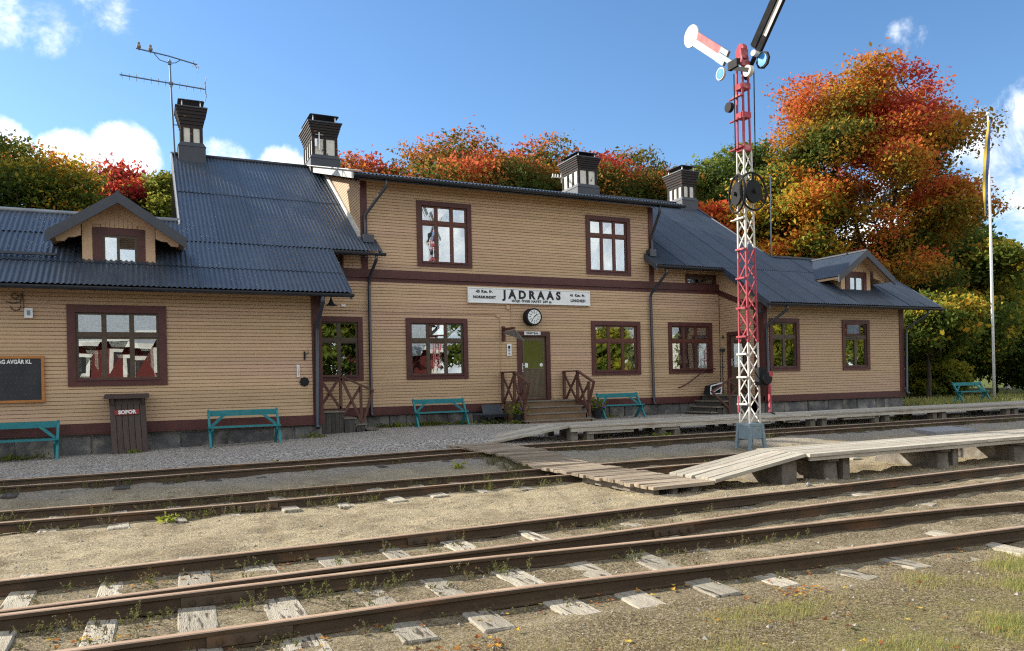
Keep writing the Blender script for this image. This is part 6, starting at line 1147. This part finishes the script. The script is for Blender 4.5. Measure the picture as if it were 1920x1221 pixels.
barn('red_goods_shed', 'red wooden shed with white window frames mirrored in the left wing window', -7.5, 4.4, -21, -13, 4.6, 7.0, 'red_wall', [(-4.3, -2.8, 2.4, 3.9), (-1.6, -0.1, 2.4, 3.9), (0.9, 2.4, 2.4, 3.9)])
barn('red_goods_shed', 'red wooden shed mirrored in the window left of the door', 14.5, 20.0, -20, -13, 4.2, 6.6, 'red_wall', [(16.2, 17.4, 2.0, 3.2)])
barn('white_house', 'white house mirrored in the windows right of the door', 36.0, 46.0, -24, -15, 6.0, 10.0, 'white_sheet', [(38, 39.2, 2.5, 4.2), (41, 42.2, 2.5, 4.2)])
for k, (xx, yy_, hh, rr, tn) in enumerate(((11.5, -10, 9, 3.2, 0.6), (23.5, -13, 9.5, 3.4, 0.5), (29.0, -14, 8, 3.0, 0.8), (34.0, -11, 6, 2.6, 0.8), (44, -10, 8, 3.2, 0.85), (52, -12, 9, 3.6, 0.75), (61, -14, 10, 4.0, 0.7), (8.0, -20, 12, 4, 0.5))):
    tree('yard_tree', 'leafy yard tree mirrored in the station windows, %s of eight from the left' % ['second', 'third', 'fourth', 'fifth', 'sixth', 'seventh', 'last', 'first'][k], xx, yy_, hh, rr, 0.8, 'leaf_green', 5200, 60 + k, (tn, 0.2, 0.1, 0.25), nl=10, ls=0.26, group='trees mirrored in the windows')

# ------------------------------------------------------------------ weeds, grass, fallen leaves, stones
rg = np.random.default_rng(99)
def weeds(spots, name):
    mb = MB(); tn = []
    for x, y, h in spots:
        z = float(gz(x, y)); ns = rg.integers(2, 5); hue = rg.uniform(0.0, 0.55)
        for _ in range(ns):
            dx, dy = rg.normal(size=2) * 0.018; hh = h * rg.uniform(0.55, 1.1); tx, ty = x + dx * 3 + rg.normal() * 0.02, y + dy * 3
            i = len(mb.v); mb.v += [(x + dx - .003, y + dy, z - .01), (x + dx + .003, y + dy, z - .01), (tx, ty, z + hh)]; mb.face(i, i + 1, i + 2); tn.append(hue * 0.5)
            for q in range(int(5 + hh * 70)):
                t = rg.uniform(0.25, 1.0); c = (x + dx + (tx - x - dx) * t, y + dy + (ty - y - dy) * t, z + hh * t); leaf_cloud(mb, c, (0.014, 0.014, 0.006), 1, 0.011 * (1.25 - t * 0.5), rg, hue, tn)
    stuff(tag(simple_leaves(name, mb, tn, 'weed'), {'weeds': 'small dry weeds growing along the rails'}.get(name, 'small dry weeds growing along the rails'), 'weeds'))
sp = []
def along(pl, off, x0, x1, n, h, jit=0.06):
    for _ in range(n):
        x = rg.uniform(x0, x1)
        if vnoise(x * 1.0 + 20, off * 7 + 20, 0.5, 31) > -0.12: sp.append((x, interp(pl, x) + off + rg.normal() * jit, h * rg.uniform(0.5, 1.3)))
along(NA, -0.36, -2, 6, 95, 0.10); along(NA, 0.36, -2, 6, 70, 0.09); along(NA, 0.15, -1.5, 5, 40, 0.08, 0.15); along(NB, 0.33, -1.5, 5.5, 90, 0.10); along(NB, -0.62, -1, 5, 45, 0.07); along(NB, 0.0, -1, 4, 50, 0.07, 0.2)
along(SLN, -0.62, -3, 5.6, 130, 0.13); along(SLN, 0.32, -3, 5.6, 120, 0.13); along(SLN, -0.3, -3, 9, 70, 0.12)
along(FLN, -0.64, -3, 22, 210, 0.14); along(FLN, -0.3, -3, 22, 120, 0.12); along(FLN, 0.68, 6.5, 30, 260, 0.16, 0.12); along(FLN, 0.64, -3, 6, 30, 0.08)
for _ in range(60): sp.append((rg.uniform(5.3, 5.75), rg.uniform(11.3, 12.6), rg.uniform(0.06, 0.2)))
weeds(sp, 'weeds')
# tufts at the foundation
mb = MB(); tn = []
for x, y, r_, n in ((6.3, 20.95, 0.25, 140), (7.2, 20.9, 0.6, 320), (8.2, 20.85, 0.35, 160), (5.9, 20.9, 0.2, 90), (-2.5, 18.85, 0.5, 160), (3.6, 18.85, 0.3, 70), (9.0, 20.2, 0.5, 120), (-0.3, 18.3, 0.12, 40), (13.2, 20.9, 0.4, 90), (19.9, 15.4, 0.35, 120), (10.9, 14.75, 0.3, 110), (9.4, 19.6, 0.3, 90)):
    leaf_cloud(mb, (x, y, float(gbase(x, y)) + 0.05), (r_, 0.07, 0.06), n, 0.04, rg, 0.8, tn)
for x, y in ((0.2, 9.58), (4.7, 12.1), (2.0, 13.95)): leaf_cloud(mb, (x, y, float(gz(x, y)) + 0.05), (0.09, 0.08, 0.05), 40, 0.035, rg, 0.95, tn)
stuff(tag(simple_leaves('ground_cover', mb, tn, 'weed'), 'green tufts along the foundation stones', 'plants'))
# grass near the camera
def blades(n, fx, name, label, hmin, hmax, wdt, keep):
    V = []; F = []; tn = []
    for _ in range(n):
        x, y = fx(); k = keep(x, y)
        if rg.random() > k: continue
        z = float(gbase(x, y)) + 0.0; h = rg.uniform(hmin, hmax); a = rg.uniform(0, 6.28); l = rg.uniform(0.2, 1.1) * h; dx, dy = math.cos(a), math.sin(a); i = len(V); w = wdt * rg.uniform(0.6, 1.3)
        V += [(x - dy * w, y + dx * w, z - .01), (x + dy * w, y - dx * w, z - .01), (x + dx * l * 0.4 + dy * w * .7, y + dy * l * 0.4 - dx * w * .7, z + h * 0.6), (x + dx * l * 0.4 - dy * w * .7, y + dy * l * 0.4 + dx * w * .7, z + h * 0.6), (x + dx * l, y + dy * l, z + h)]
        F += [(i, i + 1, i + 2, i + 3), (i + 3, i + 2, i + 4)]; t = float(np.clip(rg.normal(0.05 + 0.48 * k, 0.26), 0, 1)); tn += [t, t]
    m_ = bpy.data.meshes.new(name); m_.from_pydata(V, [], F); m_.materials.append(M['grass']); o = link(bpy.data.objects.new(name, m_)); set_tone(o, tn); stuff(tag(o, label, 'grass'))
def kn(x, y): return float(np.clip((3.75 - y + vnoise(x + 30, y + 30, 0.45, 77) * 3.6 - 0.15) * 0.75, 0.0, 1) * (0.35 + 0.65 * float(sst(1.5, 4.5, x))))
blades(110000, lambda: (rg.uniform(0.8, 7.2), rg.uniform(2.3, 4.3)), 'grass', 'thin dry grass in the lower right corner', 0.008, 0.042, 0.0013, kn)
blades(9000, lambda: (rg.uniform(25.5, 46), rg.uniform(17, 25)), 'lawn', 'green grass around the far bench and flagpole', 0.05, 0.2, 0.012, lambda x, y: 0.9)
def litter(n, fx, name, label):
    V = []; F = []; tn = []
    for _ in range(n):
        x, y = fx(); z = float(gz(x, y)) + 0.004; a = rg.uniform(0, 6.28); l = rg.uniform(0.012, 0.05); w = rg.uniform(0.0008, 0.002); dx, dy = math.cos(a), math.sin(a); i = len(V); zz = rg.uniform(0, 0.012)
        V += [(x - dy * w, y + dx * w, z), (x + dy * w, y - dx * w, z), (x + dx * l, y + dy * l, z + zz)]; F.append((i, i + 1, i + 2)); tn.append(float(np.clip(abs(rg.normal(0, 0.3)), 0, 1)))
    m_ = bpy.data.meshes.new(name); m_.from_pydata(V, [], F); m_.materials.append(M['grass']); o = link(bpy.data.objects.new(name, m_)); set_tone(o, tn); stuff(tag(o, label, 'litter'))
litter(22000, lambda: (rg.uniform(0.2, 7.4), min(4.4, abs(rg.normal(0, 0.9)) + 2.3)), 'straw_litter', 'dry straw scattered over the soil in front of the nearest rail')
# fallen leaves
mb = MB(); tn = []
def fallen(x, y, s, t):
    z = float(gz(x, y)) + 0.012; a = rg.uniform(0, 6.28); n = rg.normal(size=2) * 0.35; i = len(mb.v); pts = []
    for k, r_ in enumerate((1.0, 0.5, 0.85, 0.45, 0.8, 0.45, 0.85, 0.5)):
        b = a + k * math.pi / 4; px, py = r_ * s * math.cos(b), r_ * s * math.sin(b); pts.append((x + px, y + py, z + abs(px * n[0] + py * n[1]) + 0.003))
    mb.v += pts; mb.face(*range(i, i + 8)); tn.append(t)
for _ in range(80): x = rg.uniform(-1, 6.5); fallen(x, interp(NB, x) - 0.62 + rg.normal() * 0.10, rg.uniform(0.014, 0.03), rg.random())
for _ in range(60): x = rg.uniform(-1.2, 2.5); fallen(x, interp(NA, x) + rg.choice([0.3, -0.6]) + rg.normal() * 0.07, rg.uniform(0.012, 0.026), rg.random() * 0.7)
for cx_, cy_ in ((1.35, 4.05), (1.75, 4.1), (4.0, 4.0), (4.15, 3.95), (-0.3, 5.35), (0.1, 6.55)):
    for _ in range(14): fallen(cx_ + rg.normal() * 0.13, cy_ + rg.normal() * 0.06, rg.uniform(0.016, 0.036), rg.random())
for _ in range(70): fallen(rg.uniform(1, 7), rg.uniform(2.4, 3.9), rg.uniform(0.014, 0.034), rg.random())
stuff(tag(simple_leaves('fallen_leaves', mb, tn, 'fallen'), 'yellow and brown fallen leaves strewn beside the nearest rail', 'leaves'))
# loose stones
mb = MB()
def stone_at(x, y, s):
    z = float(gz(x, y)); i = len(mb.v); a = rg.uniform(0, 6.28); c_, s_ = math.cos(a), math.sin(a); pts = []
    for p in ((1, 0, 0), (0, 1, 0), (-1, 0, 0), (0, -1, 0), (0.1, 0.1, 0.75), (0, 0, -0.5)):
        q0 = np.array(p) * s * rg.uniform(0.7, 1.2, 3); pts.append((x + c_ * q0[0] - s_ * q0[1], y + s_ * q0[0] + c_ * q0[1], z + q0[2]))
    mb.v.extend(pts)
    for f in ((0, 1, 4), (1, 2, 4), (2, 3, 4), (3, 0, 4), (1, 0, 5), (2, 1, 5), (3, 2, 5), (0, 3, 5)): mb.face(*[i + k for k in f])
for _ in range(2600): stone_at(rg.uniform(-2.5, 9), rg.uniform(2.5, 12.5), abs(rg.normal()) * 0.008 + 0.004)
for _ in range(70): stone_at(rg.uniform(6, 16), rg.uniform(7.2, 8.6), rg.uniform(0.015, 0.045))
for _ in range(30): stone_at(MX + rg.normal() * 0.25, MY - 0.25 + rg.normal() * 0.12, rg.uniform(0.02, 0.06))
for _ in range(5000): stone_at(rg.uniform(-3.2, 8.5), rg.uniform(14.5, 20.6), abs(rg.normal()) * 0.010 + 0.006)
for _ in range(900): stone_at(rg.uniform(7, 22), rg.uniform(14.3, 15.0), abs(rg.normal()) * 0.012 + 0.008)
M['pebble'] = pm('pebbles', (0.30, 0.28, 0.25), (0.17, 0.155, 0.135), 9.0, 0.9, lo=0.4, hi=0.6, world=True)
stuff(tag(mb.build('loose_stones', M['pebble']), 'loose pebbles scattered over the sand and gravel', 'stones'))
